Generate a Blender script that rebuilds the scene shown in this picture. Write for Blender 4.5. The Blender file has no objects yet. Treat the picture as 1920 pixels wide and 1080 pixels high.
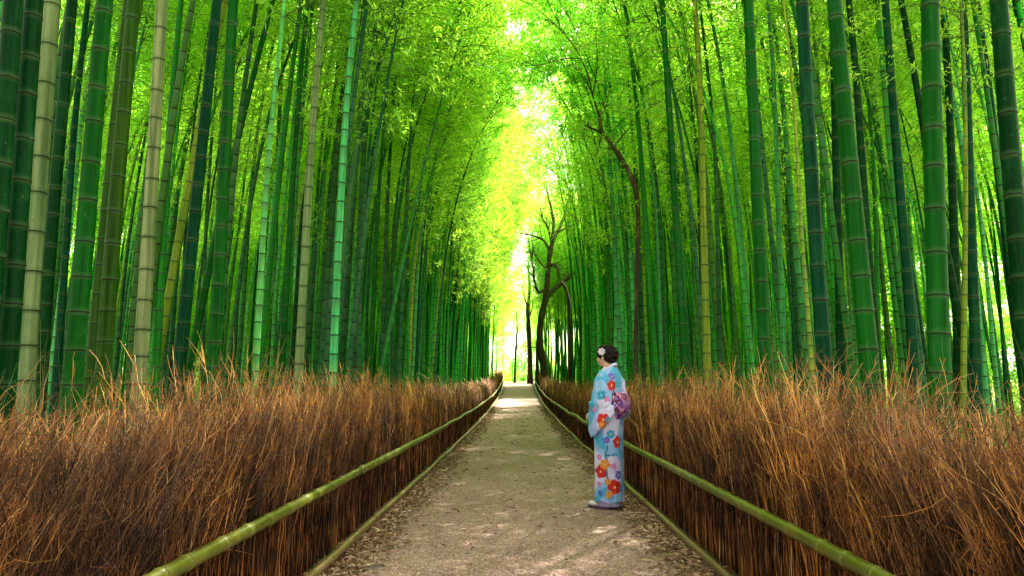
import bpy, bmesh, math, random
import numpy as np
from mathutils import Vector, Matrix, Euler, noise as mnoise

random.seed(7)
RNG = np.random.default_rng(11)
sc = bpy.context.scene
COL = sc.collection

# ------------------------------------------------------------------ camera, sky, sun, exposure
F, CX, VY, H = 1280.0, 973.0, 726.0, 1.22        # focal length in photo pixels, vanishing point, eye height
cam_d = bpy.data.cameras.new("camera")
cam = bpy.data.objects.new("camera", cam_d)
COL.objects.link(cam)
cam_d.sensor_width = 36.0
cam_d.lens = 24.0
cam_d.clip_start = 0.05
cam_d.clip_end = 1500.0
cam.location = (0, 0, H)
PITCH = math.atan((VY - 540) / F)
YAW = math.atan((CX - 960) / F)
cam.rotation_euler = (math.pi / 2 + PITCH, 0, YAW)
sc.camera = cam

SUN_AZ, SUN_EL = math.radians(28), math.radians(52)
world = bpy.data.worlds.new("World")
sc.world = world
world.use_nodes = True
wn = world.node_tree
sky = wn.nodes.new("ShaderNodeTexSky")
sky.sky_type = 'NISHITA'
sky.sun_disc = False
sky.sun_elevation = SUN_EL
sky.sun_rotation = SUN_AZ
sky.dust_density = 3.0
wn.nodes["Background"].inputs["Strength"].default_value = 0.13
# thin bright cloud over the whole sky: the blue is washed towards a warm white
bw = wn.nodes.new("ShaderNodeRGBToBW"); wn.links.new(sky.outputs[0], bw.inputs[0])
cl = wn.nodes.new("ShaderNodeVectorMath"); cl.operation = 'SCALE'; cl.inputs[0].default_value = (1.25, 1.1, 0.80)
wn.links.new(bw.outputs[0], cl.inputs["Scale"])
cm = wn.nodes.new("ShaderNodeMix"); cm.data_type = 'RGBA'; cm.inputs[0].default_value = 0.8
wn.links.new(sky.outputs[0], cm.inputs[6]); wn.links.new(cl.outputs[0], cm.inputs[7])
wn.links.new(cm.outputs[2], wn.nodes["Background"].inputs["Color"])
sun_d = bpy.data.lights.new("sun", 'SUN')
sun_d.energy = 5.0
sun_d.angle = math.radians(0.5)
sun_d.color = (1.0, 0.93, 0.78)
sun = bpy.data.objects.new("sun", sun_d)
COL.objects.link(sun)
to_sun = Vector((math.sin(SUN_AZ) * math.cos(SUN_EL), math.cos(SUN_AZ) * math.cos(SUN_EL), math.sin(SUN_EL)))
sun.rotation_euler = (-to_sun).to_track_quat('-Z', 'Y').to_euler()
sun.location = to_sun * 60

sc.view_settings.view_transform = 'Standard'
sc.view_settings.look = 'None'
sc.view_settings.exposure = 2.7
sc.view_settings.gamma = 1.0
sc.view_settings.use_curve_mapping = False
sc.render.engine = 'CYCLES'
sc.cycles.max_bounces = 10
sc.cycles.diffuse_bounces = 6
sc.cycles.transmission_bounces = 6
sc.cycles.transparent_max_bounces = 4
sc.cycles.sample_clamp_indirect = 8.0
sc.cycles.use_denoising = True

# ------------------------------------------------------------------ photo geometry -> place
cam_R = Euler(cam.rotation_euler).to_matrix()


GY = [-100, 14, 21, 32, 40, 46, 52, 60, 66, 72, 90, 1000]
GZ = [0, 0, 0.05, 0.20, 0.42, 0.66, 0.97, 1.50, 1.78, 1.88, 1.7, 1.0]


def ground_z(y):
    """the lane is level near the camera and climbs gently towards its far end"""
    y = np.asarray(y, float)
    return sum(np.interp(y + d, GY, GZ) for d in (-4, -2, 0, 2, 4)) / 5


def ray(u, v):
    return cam_R @ Vector(((u - 960) / F, (540 - v) / F, -1.0))


def at(u, v, Y):
    """the point at distance Y along the path that the photograph shows at pixel (u, v)"""
    d = ray(u, v)
    return Vector((0, 0, H)) + d * (Y / d.y)


def to_px(p):
    q = cam_R.transposed() @ (Vector(p) - Vector((0, 0, H)))
    return 960 + F * q.x / -q.z, 540 - F * q.y / -q.z


# ------------------------------------------------------------------ mesh helpers
def tag(o, label=None, cat=None, group=None, kind=None):
    if label: o["label"] = label
    if cat: o["category"] = cat
    if group: o["group"] = group
    if kind: o["kind"] = kind
    return o


def empty(name, loc=(0, 0, 0), rot=(0, 0, 0)):
    o = bpy.data.objects.new(name, None)
    o.empty_display_size = 0.2
    COL.objects.link(o)
    o.location = loc
    o.rotation_euler = rot
    return o


def link(name, me, parent=None, loc=None):
    o = bpy.data.objects.new(name, me)
    COL.objects.link(o)
    if parent: o.parent = parent
    if loc is not None: o.location = loc
    return o


def raw_mesh(name, verts, faces, mats, smooth=True, mat_idx=None, attrs=None):
    """verts (N,3), faces (M,3 or 4) as numpy arrays; attrs = {name: per-vertex floats or colours}"""
    verts = np.asarray(verts, np.float32)
    faces = np.asarray(faces, np.int32)
    me = bpy.data.meshes.new(name)
    k = faces.shape[1]
    me.vertices.add(len(verts))
    me.vertices.foreach_set("co", verts.ravel())
    me.loops.add(faces.size)
    me.loops.foreach_set("vertex_index", faces.ravel())
    me.polygons.add(len(faces))
    me.polygons.foreach_set("loop_start", np.arange(len(faces), dtype=np.int32) * k)
    me.polygons.foreach_set("loop_total", np.full(len(faces), k, np.int32))
    if mat_idx is not None:
        me.polygons.foreach_set("material_index", np.asarray(mat_idx, np.int32))
    me.update(calc_edges=True)
    me.polygons.foreach_set("use_smooth", np.full(len(faces), smooth, bool))
    for m in mats: me.materials.append(m)
    for n, a in (attrs or {}).items():
        a = np.asarray(a, np.float32)
        if a.ndim == 1:
            at_ = me.attributes.new(n, 'FLOAT', 'POINT')
            at_.data.foreach_set("value", a)
        else:
            at_ = me.attributes.new(n, 'FLOAT_COLOR', 'POINT')
            if a.shape[1] == 3: a = np.hstack([a, np.ones((len(a), 1), np.float32)])
            at_.data.foreach_set("color", a.ravel())
    return me


def tubes(P, R, sides=3, cap=False):
    """P (N,S,3) centre lines, R (N,S) radii -> verts, quads, tube index per vertex"""
    P = np.asarray(P, float); R = np.asarray(R, float)
    N, S, _ = P.shape
    T = np.gradient(P, axis=1)
    T /= np.linalg.norm(T, axis=2, keepdims=True) + 1e-9
    ref = np.where(np.abs(T[..., 0:1]) < 0.7, np.array([1.0, 0, 0]), np.array([0, 1.0, 0]))
    ref = np.broadcast_to(ref[:, :1], T.shape)
    A = np.cross(T, ref); A /= np.linalg.norm(A, axis=2, keepdims=True) + 1e-9
    B = np.cross(T, A)
    ang = np.arange(sides) * 2 * math.pi / sides
    V = P[:, :, None, :] + R[:, :, None, None] * (A[:, :, None, :] * np.cos(ang)[None, None, :, None] + B[:, :, None, :] * np.sin(ang)[None, None, :, None])
    base = (np.arange(N) * S * sides)[:, None, None]
    r = (np.arange(S - 1) * sides)[None, :, None]
    j = np.arange(sides)[None, None, :]
    jn = (j + 1) % sides
    Q = np.stack([base + r + j, base + r + sides + j, base + r + sides + jn, base + r + jn], axis=-1).reshape(-1, 4)
    idx = np.repeat(np.arange(N), S * sides)
    return V.reshape(-1, 3), Q, idx


def merge(parts):
    """list of (verts, faces) with equal face size"""
    vs, fs, off = [], [], 0
    for v, f in parts:
        vs.append(np.asarray(v)); fs.append(np.asarray(f) + off); off += len(v)
    return np.vstack(vs), np.vstack(fs)


def grid_faces(nu, nv, wrap_u=False):
    f = []
    for j in range(nv - 1):
        for i in range(nu if wrap_u else nu - 1):
            i2 = (i + 1) % nu
            f.append((j * nu + i, j * nu + i2, (j + 1) * nu + i2, (j + 1) * nu + i))
    return np.array(f)


# ------------------------------------------------------------------ material helpers
def new_mat(name):
    m = bpy.data.materials.new(name)
    m.use_nodes = True
    nt = m.node_tree
    b = nt.nodes["Principled BSDF"]
    return m, nt, b


def nd(nt, kind, **kw):
    n = nt.nodes.new(kind)
    for k, v in kw.items():
        if k in n.inputs.keys(): n.inputs[k].default_value = v
        else: setattr(n, k, v)
    return n


def ramp(nt, stops, interp='LINEAR'):
    r = nt.nodes.new("ShaderNodeValToRGB")
    r.color_ramp.interpolation = interp
    e = r.color_ramp.elements
    while len(e) < len(stops): e.new(0.5)
    for el, (p, c) in zip(e, stops):
        el.position = p
        el.color = (*c, 1) if len(c) == 3 else c
    return r


def mixc(nt, a, b, fac, mode='MIX'):
    m = nt.nodes.new("ShaderNodeMix")
    m.data_type = 'RGBA'
    m.blend_type = mode
    for sock, val in ((0, fac), (6, a), (7, b)):
        if hasattr(val, "links"): nt.links.new(val, m.inputs[sock])
        elif sock == 0: m.inputs[0].default_value = val
        else: m.inputs[sock].default_value = (*val, 1)
    return m.outputs[2]


def bump(nt, b, height, strength=0.5, dist=0.01):
    n = nd(nt, "ShaderNodeBump", Strength=strength, Distance=dist)
    nt.links.new(height, n.inputs["Height"])
    nt.links.new(n.outputs[0], b.inputs["Normal"])


# --- culm skin: object colour, streaks along the grain, pale bloom and grime
def culm_material():
    m, nt, b = new_mat("bamboo_skin")
    oi = nd(nt, "ShaderNodeObjectInfo")
    tc = nd(nt, "ShaderNodeTexCoord")
    mp = nd(nt, "ShaderNodeMapping"); mp.inputs["Scale"].default_value = (38, 38, 1.2)
    nt.links.new(tc.outputs["Object"], mp.inputs[0])
    off = nd(nt, "ShaderNodeVectorMath", operation='ADD')
    rnd = nd(nt, "ShaderNodeVectorMath", operation='SCALE')
    nt.links.new(oi.outputs["Random"], rnd.inputs["Scale"]); rnd.inputs[0].default_value = (37, 61, 83)
    nt.links.new(mp.outputs[0], off.inputs[0]); nt.links.new(rnd.outputs[0], off.inputs[1])
    n1 = nd(nt, "ShaderNodeTexNoise", Scale=1.0, Detail=4.0); nt.links.new(off.outputs[0], n1.inputs["Vector"])
    mp2 = nd(nt, "ShaderNodeMapping"); mp2.inputs["Scale"].default_value = (6, 6, 1.6)
    nt.links.new(tc.outputs["Object"], mp2.inputs[0])
    off2 = nd(nt, "ShaderNodeVectorMath", operation='ADD')
    nt.links.new(mp2.outputs[0], off2.inputs[0]); nt.links.new(rnd.outputs[0], off2.inputs[1])
    n2 = nd(nt, "ShaderNodeTexNoise", Scale=1.0, Detail=5.0, Roughness=0.65); nt.links.new(off2.outputs[0], n2.inputs["Vector"])
    # streaks modulate the stem's own colour
    st = ramp(nt, [(0.3, (0.5, 0.55, 0.5)), (0.7, (1.45, 1.35, 1.4))]); nt.links.new(n1.outputs[0], st.inputs[0])
    c = mixc(nt, oi.outputs["Color"], st.outputs[0], 1.0, 'MULTIPLY')
    bl = ramp(nt, [(0.56, (0, 0, 0)), (0.78, (0.55, 0.55, 0.55))]); nt.links.new(n2.outputs[0], bl.inputs[0])
    c = mixc(nt, c, (0.022, 0.15, 0.04), bl.outputs[0])
    gr = ramp(nt, [(0.24, (0.6, 0.6, 0.6)), (0.4, (0, 0, 0))]); nt.links.new(n2.outputs[0], gr.inputs[0])
    c = mixc(nt, c, (0.010, 0.050, 0.004), gr.outputs[0])
    n3 = nd(nt, "ShaderNodeTexNoise", Scale=22.0, Detail=6.0, Roughness=0.75); nt.links.new(tc.outputs["Object"], n3.inputs["Vector"])
    sp = ramp(nt, [(0.62, (0, 0, 0)), (0.70, (0.7, 0.7, 0.7))]); nt.links.new(n3.outputs[0], sp.inputs[0])
    c = mixc(nt, c, (0.06, 0.16, 0.05), sp.outputs[0])
    sp2 = ramp(nt, [(0.28, (0.8, 0.8, 0.8)), (0.36, (0, 0, 0))]); nt.links.new(n3.outputs[0], sp2.inputs[0])
    c = mixc(nt, c, (0.012, 0.018, 0.006), sp2.outputs[0])
    # node shade stored on the mesh: ring (dark) and waxy band (pale)
    a1 = nd(nt, "ShaderNodeAttribute", attribute_name="ring")
    a2 = nd(nt, "ShaderNodeAttribute", attribute_name="wax")
    c = mixc(nt, c, (0.08, 0.18, 0.07), a2.outputs["Fac"])
    c = mixc(nt, c, (0.018, 0.022, 0.010), a1.outputs["Fac"])
    nt.links.new(c, b.inputs["Base Color"])
    b.inputs["Roughness"].default_value = 0.38
    b.inputs["Specular IOR Level"].default_value = 0.05
    bump(nt, b, n1.outputs[0], 0.15, 0.003)
    return m


MAT_CULM = culm_material()


def leaf_material(name, refl, trans, vary=0.35):
    m = bpy.data.materials.new(name)
    m.use_nodes = True
    nt = m.node_tree
    nt.nodes.clear()
    out = nd(nt, "ShaderNodeOutputMaterial")
    at_ = nd(nt, "ShaderNodeAttribute", attribute_name="tint")
    oi = nd(nt, "ShaderNodeObjectInfo")
    hs = nd(nt, "ShaderNodeMix"); hs.data_type = 'FLOAT'
    hs.inputs[0].default_value = 0.45
    nt.links.new(at_.outputs["Fac"], hs.inputs[2]); nt.links.new(oi.outputs["Random"], hs.inputs[3])
    def tone(c):
        lo = tuple(x * s for x, s in zip(c, (0.45, 0.75, 0.7)))
        hi = tuple(x * s for x, s in zip(c, (1.5, 1.22, 1.1)))
        r = ramp(nt, [(0.15, lo), (0.5, c), (0.85, hi)])
        nt.links.new(hs.outputs[0], r.inputs[0])
        return r.outputs[0]
    d = nd(nt, "ShaderNodeBsdfDiffuse"); nt.links.new(tone(refl), d.inputs[0])
    t = nd(nt, "ShaderNodeBsdfTranslucent"); nt.links.new(tone(trans), t.inputs[0])
    g = nd(nt, "ShaderNodeBsdfGlossy", Roughness=0.4); g.inputs[0].default_value = (0.7, 0.7, 0.7, 1)
    add = nd(nt, "ShaderNodeAddShader")
    nt.links.new(d.outputs[0], add.inputs[0]); nt.links.new(t.outputs[0], add.inputs[1])
    mix = nd(nt, "ShaderNodeMixShader"); mix.inputs[0].default_value = 0.04
    nt.links.new(add.outputs[0], mix.inputs[1]); nt.links.new(g.outputs[0], mix.inputs[2])
    nt.links.new(mix.outputs[0], out.inputs[0])
    return m


MAT_LEAF = leaf_material("bamboo_leaf", (0.095, 0.22, 0.016), (0.31, 0.52, 0.030))
MAT_LEAF_YEL = leaf_material("bright_bamboo_leaf", (0.14, 0.27, 0.022), (0.34, 0.57, 0.05))  # yellower leaf: the backlit glow of far foliage put into its colour
MAT_LEAF_TREE = leaf_material("tree_leaf", (0.085, 0.22, 0.02), (0.17, 0.42, 0.04))


def twig_material():
    m, nt, b = new_mat("dry_twig")
    a = nd(nt, "ShaderNodeAttribute", attribute_name="tint")
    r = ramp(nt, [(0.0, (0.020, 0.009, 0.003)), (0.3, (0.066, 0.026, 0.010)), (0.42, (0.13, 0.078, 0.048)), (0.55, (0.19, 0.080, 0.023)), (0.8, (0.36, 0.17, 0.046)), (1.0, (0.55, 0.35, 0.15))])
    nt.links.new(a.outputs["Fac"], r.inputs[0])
    tc = nd(nt, "ShaderNodeTexCoord")
    n = nd(nt, "ShaderNodeTexNoise", Scale=1.6, Detail=3.0); nt.links.new(tc.outputs["Object"], n.inputs["Vector"])
    rr = ramp(nt, [(0.36, (0.6, 0.56, 0.58)), (0.62, (1.55, 1.4, 1.0))]); nt.links.new(n.outputs[0], rr.inputs[0])
    nf = nd(nt, "ShaderNodeTexNoise", Scale=5.5, Detail=2.0); nt.links.new(tc.outputs["Object"], nf.inputs["Vector"])
    rf = ramp(nt, [(0.36, (0.55, 0.5, 0.48)), (0.62, (1.45, 1.38, 1.3))]); nt.links.new(nf.outputs[0], rf.inputs[0])
    c1 = mixc(nt, r.outputs[0], rr.outputs[0], 1.0, 'MULTIPLY')
    nt.links.new(mixc(nt, c1, rf.outputs[0], 1.0, 'MULTIPLY'), b.inputs["Base Color"])
    b.inputs["Roughness"].default_value = 0.75
    b.inputs["Specular IOR Level"].default_value = 0.25
    return m


MAT_TWIG = twig_material()


def bark_material():
    m, nt, b = new_mat("dark_bark")
    tc = nd(nt, "ShaderNodeTexCoord")
    mp = nd(nt, "ShaderNodeMapping"); mp.inputs["Scale"].default_value = (7, 7, 2)
    nt.links.new(tc.outputs["Object"], mp.inputs[0])
    n = nd(nt, "ShaderNodeTexNoise", Scale=1.5, Detail=6.0); nt.links.new(mp.outputs[0], n.inputs["Vector"])
    r = ramp(nt, [(0.3, (0.018, 0.012, 0.007)), (0.55, (0.06, 0.038, 0.02)), (0.75, (0.15, 0.10, 0.05))])
    nt.links.new(n.outputs[0], r.inputs[0]); nt.links.new(r.outputs[0], b.inputs["Base Color"])
    b.inputs["Roughness"].default_value = 0.9
    bump(nt, b, n.outputs[0], 0.8, 0.05)
    return m


MAT_BARK = bark_material()


def rail_material(name, base, old, wear):
    m, nt, b = new_mat(name)
    tc = nd(nt, "ShaderNodeTexCoord")
    mp = nd(nt, "ShaderNodeMapping"); mp.inputs["Scale"].default_value = (30, 1.4, 30)
    nt.links.new(tc.outputs["Object"], mp.inputs[0])
    n = nd(nt, "ShaderNodeTexNoise", Scale=1.0, Detail=4.0); nt.links.new(mp.outputs[0], n.inputs["Vector"])
    n2 = nd(nt, "ShaderNodeTexNoise", Scale=3.0, Detail=6.0, Roughness=0.7); nt.links.new(tc.outputs["Object"], n2.inputs["Vector"])
    r = ramp(nt, [(0.3, tuple(x * 0.7 for x in base)), (0.7, tuple(x * 1.2 for x in base))]); nt.links.new(n.outputs[0], r.inputs[0])
    w = ramp(nt, [(0.5, (0, 0, 0)), (0.68, (wear,) * 3)]); nt.links.new(n2.outputs[0], w.inputs[0])
    c = mixc(nt, r.outputs[0], old, w.outputs[0])
    sp = ramp(nt, [(0.25, (1, 1, 1)), (0.36, (0, 0, 0))]); nt.links.new(n2.outputs[0], sp.inputs[0])
    c = mixc(nt, c, (0.035, 0.035, 0.012), sp.outputs[0])
    a1 = nd(nt, "ShaderNodeAttribute", attribute_name="ring")
    a2 = nd(nt, "ShaderNodeAttribute", attribute_name="wax")
    c = mixc(nt, c, (0.16, 0.17, 0.03), a2.outputs["Fac"])
    c = mixc(nt, c, (0.05, 0.04, 0.012), a1.outputs["Fac"])
    nt.links.new(c, b.inputs["Base Color"])
    b.inputs["Roughness"].default_value = 0.36
    bump(nt, b, n2.outputs[0], 0.2, 0.004)
    return m


MAT_RAIL = rail_material("green_bamboo_rail", (0.090, 0.105, 0.005), (0.16, 0.13, 0.014), 0.8)
MAT_RAIL_OLD = rail_material("weathered_bamboo_rail", (0.20, 0.125, 0.05), (0.10, 0.055, 0.025), 0.85)


def path_material():
    m, nt, b = new_mat("gravel_path")
    tc = nd(nt, "ShaderNodeTexCoord")
    v = nd(nt, "ShaderNodeTexVoronoi", Scale=95.0); nt.links.new(tc.outputs["Object"], v.inputs["Vector"])
    v2 = nd(nt, "ShaderNodeTexVoronoi", Scale=48.0); nt.links.new(tc.outputs["Object"], v2.inputs["Vector"])
    big = nd(nt, "ShaderNodeTexNoise", Scale=0.8, Detail=5.0, Roughness=0.6); nt.links.new(tc.outputs["Object"], big.inputs["Vector"])
    fine = nd(nt, "ShaderNodeTexNoise", Scale=24.0, Detail=6.0, Roughness=0.7); nt.links.new(tc.outputs["Object"], fine.inputs["Vector"])
    sep = nd(nt, "ShaderNodeSeparateColor"); nt.links.new(v.outputs["Color"], sep.inputs[0])
    g = ramp(nt, [(0.0, (0.15, 0.078, 0.064)), (0.35, (0.29, 0.170, 0.150)), (0.7, (0.42, 0.26, 0.235)), (1.0, (0.62, 0.46, 0.43))])
    nt.links.new(sep.outputs[0], g.inputs[0])
    sep2 = nd(nt, "ShaderNodeSeparateColor"); nt.links.new(v2.outputs["Color"], sep2.inputs[0])
    st = ramp(nt, [(0.90, (0, 0, 0)), (0.93, (0.8, 0.8, 0.8))]); nt.links.new(sep2.outputs[1], st.inputs[0])
    c = mixc(nt, g.outputs[0], (0.34, 0.23, 0.12), st.outputs[0])
    fr = ramp(nt, [(0.3, (0.72, 0.70, 0.68)), (0.7, (1.22, 1.22, 1.22))]); nt.links.new(fine.outputs[0], fr.inputs[0])
    c = mixc(nt, c, fr.outputs[0], 1.0, 'MULTIPLY')
    br = ramp(nt, [(0.3, (0.84, 0.83, 0.80)), (0.7, (1.12, 1.12, 1.12))]); nt.links.new(big.outputs[0], br.inputs[0])
    c = mixc(nt, c, br.outputs[0], 1.0, 'MULTIPLY')
    # dark damp borders with moss, from the distance to the middle of the path
    sx = nd(nt, "ShaderNodeSeparateXYZ"); nt.links.new(tc.outputs["Object"], sx.inputs[0])
    ab = nd(nt, "ShaderNodeMath", operation='ABSOLUTE'); nt.links.new(sx.outputs[0], ab.inputs[0])
    wv = nd(nt, "ShaderNodeMath", operation='MULTIPLY_ADD'); wv.inputs[1].default_value = 0.55; nt.links.new(big.outputs[0], wv.inputs[0]); nt.links.new(ab.outputs[0], wv.inputs[2])
    eg = ramp(nt, [(0.0, (0, 0, 0)), (1.0, (1, 1, 1))]); mr = nd(nt, "ShaderNodeMapRange")
    mr.inputs["From Min"].default_value = 1.2; mr.inputs["From Max"].default_value = 1.48
    nt.links.new(wv.outputs[0], mr.inputs[0]); nt.links.new(mr.outputs[0], eg.inputs[0])
    ed = ramp(nt, [(0.35, (0.060, 0.038, 0.020)), (0.6, (0.12, 0.080, 0.038)), (0.75, (0.22, 0.14, 0.08))]); nt.links.new(fine.outputs[0], ed.inputs[0])
    c = mixc(nt, c, ed.outputs[0], eg.outputs[0])
    nt.links.new(c, b.inputs["Base Color"])
    b.inputs["Roughness"].default_value = 0.9
    mx = nd(nt, "ShaderNodeMath", operation='ADD'); nt.links.new(v.outputs["Distance"], mx.inputs[0]); nt.links.new(fine.outputs[0], mx.inputs[1])
    bump(nt, b, mx.outputs[0], 0.7, 0.008)
    return m


def soil_material():
    m, nt, b = new_mat("forest_floor")
    tc = nd(nt, "ShaderNodeTexCoord")
    n = nd(nt, "ShaderNodeTexNoise", Scale=9.0, Detail=8.0, Roughness=0.7); nt.links.new(tc.outputs["Object"], n.inputs["Vector"])
    n2 = nd(nt, "ShaderNodeTexNoise", Scale=0.5, Detail=3.0); nt.links.new(tc.outputs["Object"], n2.inputs["Vector"])
    r = ramp(nt, [(0.3, (0.03, 0.022, 0.01)), (0.5, (0.09, 0.065, 0.025)), (0.7, (0.19, 0.14, 0.06))]); nt.links.new(n.outputs[0], r.inputs[0])
    g = ramp(nt, [(0.45, (0, 0, 0)), (0.65, (0.7, 0.7, 0.7))]); nt.links.new(n2.outputs[0], g.inputs[0])
    nt.links.new(mixc(nt, r.outputs[0], (0.05, 0.11, 0.015), g.outputs[0]), b.inputs["Base Color"])
    b.inputs["Roughness"].default_value = 0.95
    bump(nt, b, n.outputs[0], 0.8, 0.03)
    return m


def plain(name, col, rough=0.6, noise_scale=None, amt=0.25, sheen=0.0):
    m, nt, b = new_mat(name)
    b.inputs["Base Color"].default_value = (*col, 1)
    b.inputs["Roughness"].default_value = rough
    if sheen: b.inputs["Sheen Weight"].default_value = sheen
    if noise_scale:
        tc = nd(nt, "ShaderNodeTexCoord")
        n = nd(nt, "ShaderNodeTexNoise", Scale=noise_scale, Detail=5.0); nt.links.new(tc.outputs["Object"], n.inputs["Vector"])
        r = ramp(nt, [(0.3, tuple(x * (1 - amt) for x in col)), (0.7, tuple(min(1, x * (1 + amt)) for x in col))])
        nt.links.new(n.outputs[0], r.inputs[0]); nt.links.new(r.outputs[0], b.inputs["Base Color"])
        bump(nt, b, n.outputs[0], 0.3, 0.004)
    return m


# ------------------------------------------------------------------ ground and path
PATH_END = 60.0
gx = np.concatenate([np.linspace(-400, -20, 8), np.linspace(-16, 16, 33), np.linspace(20, 400, 8)])
gy = np.concatenate([np.linspace(-60, -8, 5), np.linspace(-4, 80, 43), np.linspace(90, 700, 10)])
XX, YY = np.meshgrid(gx, gy)
ZZ = 0.06 * np.sin(XX * 0.7 + 1.3) * np.cos(YY * 0.45) * np.clip((np.abs(XX) - 1.6) / 3, 0, 1)
ZZ += ground_z(YY)
me = raw_mesh("ground", np.stack([XX, YY, ZZ], -1).reshape(-1, 3), grid_faces(len(gx), len(gy)), [soil_material()])
tag(link("ground", me), kind="structure")

py = np.linspace(-4, PATH_END, 161)
pts = []
for y in py:
    w = 1.34 + 0.02 * math.sin(y * 1.7)
    for t in np.linspace(-1, 1, 13):
        x = t * w
        crown = 0.012 + 0.018 * (1 - t * t)
        pts.append((x, y, float(ground_z(y)) + crown + 0.006 * mnoise.noise((x * 2, y * 2, 0))))
me = raw_mesh("path", pts, grid_faces(13, len(py)), [path_material()])
tag(link("path", me), kind="structure")


# ------------------------------------------------------------------ brushwood fences
RAIL_X = 1.34


def fence_twigs(side, y0, y1, dens, sides, thick, S=7, sub=3, seed=1):
    r = np.random.default_rng(seed)
    n = int((y1 - y0) * dens)
    yb = r.uniform(y0, y1, n)
    layer = r.beta(1.1, 1.6, n)                      # 0 = front face, 1 = back
    # bundles: neighbouring twigs share a lean
    bundle = np.sin(yb * 5.1 + 1.0) * 0.5 + np.sin(yb * 13.7) * 0.35 + r.normal(0, 0.35, n)
    x0 = RAIL_X + 0.07 + layer * 0.17
    h = r.normal(1.02, 0.14, n) + 0.06 * bundle + layer * 0.08
    h = np.clip(h + 0.10 * np.clip(np.sin(yb * 2.3 + side) + np.sin(yb * 6.1) * 0.7, 0, 2) * (r.random(n) < 0.26), 0.7, np.where(yb < 2.6, 1.12, 1.5))
    t = np.linspace(0, 1, S)[None, :]
    z = h[:, None] * t
    k = np.clip((z - 0.45), 0, None)
    out = (0.10 + 0.75 * layer + 0.10 * r.normal(0, 1, n))[:, None]
    fwd = (0.85 + 0.25 * bundle + 0.14 * r.normal(0, 1, n))[:, None]
    x = x0[:, None] + out * k ** 1.35
    y = yb[:, None] + fwd * k ** 1.3 + r.normal(0, 0.018, n)[:, None] * z
    wob = 0.019
    walk = np.cumsum(r.normal(0, 1, (2, n, S)), axis=2) * wob * 0.75 * (7 / S) ** 0.5
    up_ = np.clip(z / 0.8, 0.30, 1)
    x = x + (r.normal(0, wob, x.shape) * 0.7 + walk[0]) * up_; y = y + (r.normal(0, wob * 1.2, y.shape) + walk[1]) * up_
    # wisps that stand out of the mass, in loose tufts
    tuft = np.clip(np.sin(yb * 2.3 + side) + np.sin(yb * 6.1) * 0.7, 0, 2)
    z[:, 0] = -0.03
    P = np.stack([x * side, y, z], -1)
    R = (thick * r.uniform(0.65, 1.35, n))[:, None] * (1.15 - 0.75 * t)
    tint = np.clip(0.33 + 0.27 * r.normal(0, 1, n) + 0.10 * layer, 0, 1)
    tip = np.clip((z - 0.5) * 0.36, 0, 0.34)  # paler dry tips, plus the stronger light up there put into the tint
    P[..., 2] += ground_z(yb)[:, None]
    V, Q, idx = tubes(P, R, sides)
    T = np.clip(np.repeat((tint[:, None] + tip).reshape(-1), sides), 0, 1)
    parts = [(V, Q)]; tints = [T]
    if sub:
        m = n * sub
        src = r.integers(0, n, m)
        ti = r.uniform(0.36, 0.99, m)
        f = ti * (S - 1); i0 = np.floor(f).astype(int).clip(0, S - 2); fr = (f - i0)[:, None]
        start = P[src, i0] * (1 - fr) + P[src, i0 + 1] * fr
        d = P[src, i0 + 1] - P[src, i0]; d /= np.linalg.norm(d, axis=1, keepdims=True)
        d = d + r.normal(0, 0.6, (m, 3)); d[:, 2] += 0.2; d[:, 0] = np.where(d[:, 0] * side < -0.12, -0.12 * side, d[:, 0]); d /= np.linalg.norm(d, axis=1, keepdims=True)
        ln = r.uniform(0.06, 0.24, m)[:, None, None]
        SS = 4
        tt = np.linspace(0, 1, SS)[None, :, None]
        bend = r.normal(0, 0.16, (m, 1, 3)); bend[..., 2] += 0.05
        SP = start[:, None, :] + d[:, None, :] * ln * tt + bend * ln * tt ** 2 + r.normal(0, 0.006, (m, SS, 3)) * (tt > 0)
        SR = (thick * 0.55 * r.uniform(0.6, 1.3, m))[:, None] * (1.1 - 0.75 * tt[..., 0])
        V2, Q2, _ = tubes(SP, SR, 3)
        t2 = np.clip(np.repeat(tint[src] + np.clip((SP[:, 0, 2] - ground_z(SP[:, 0, 1]) - 0.5) * 0.45, 0, 0.45) + r.normal(0, 0.1, m), SS * 3), 0, 1)  # side twigs also carry the upper light in their tint
        parts.append((V2, Q2)); tints.append(t2)
    V, Q = merge(parts)
    return V, Q, np.concatenate(tints)


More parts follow.
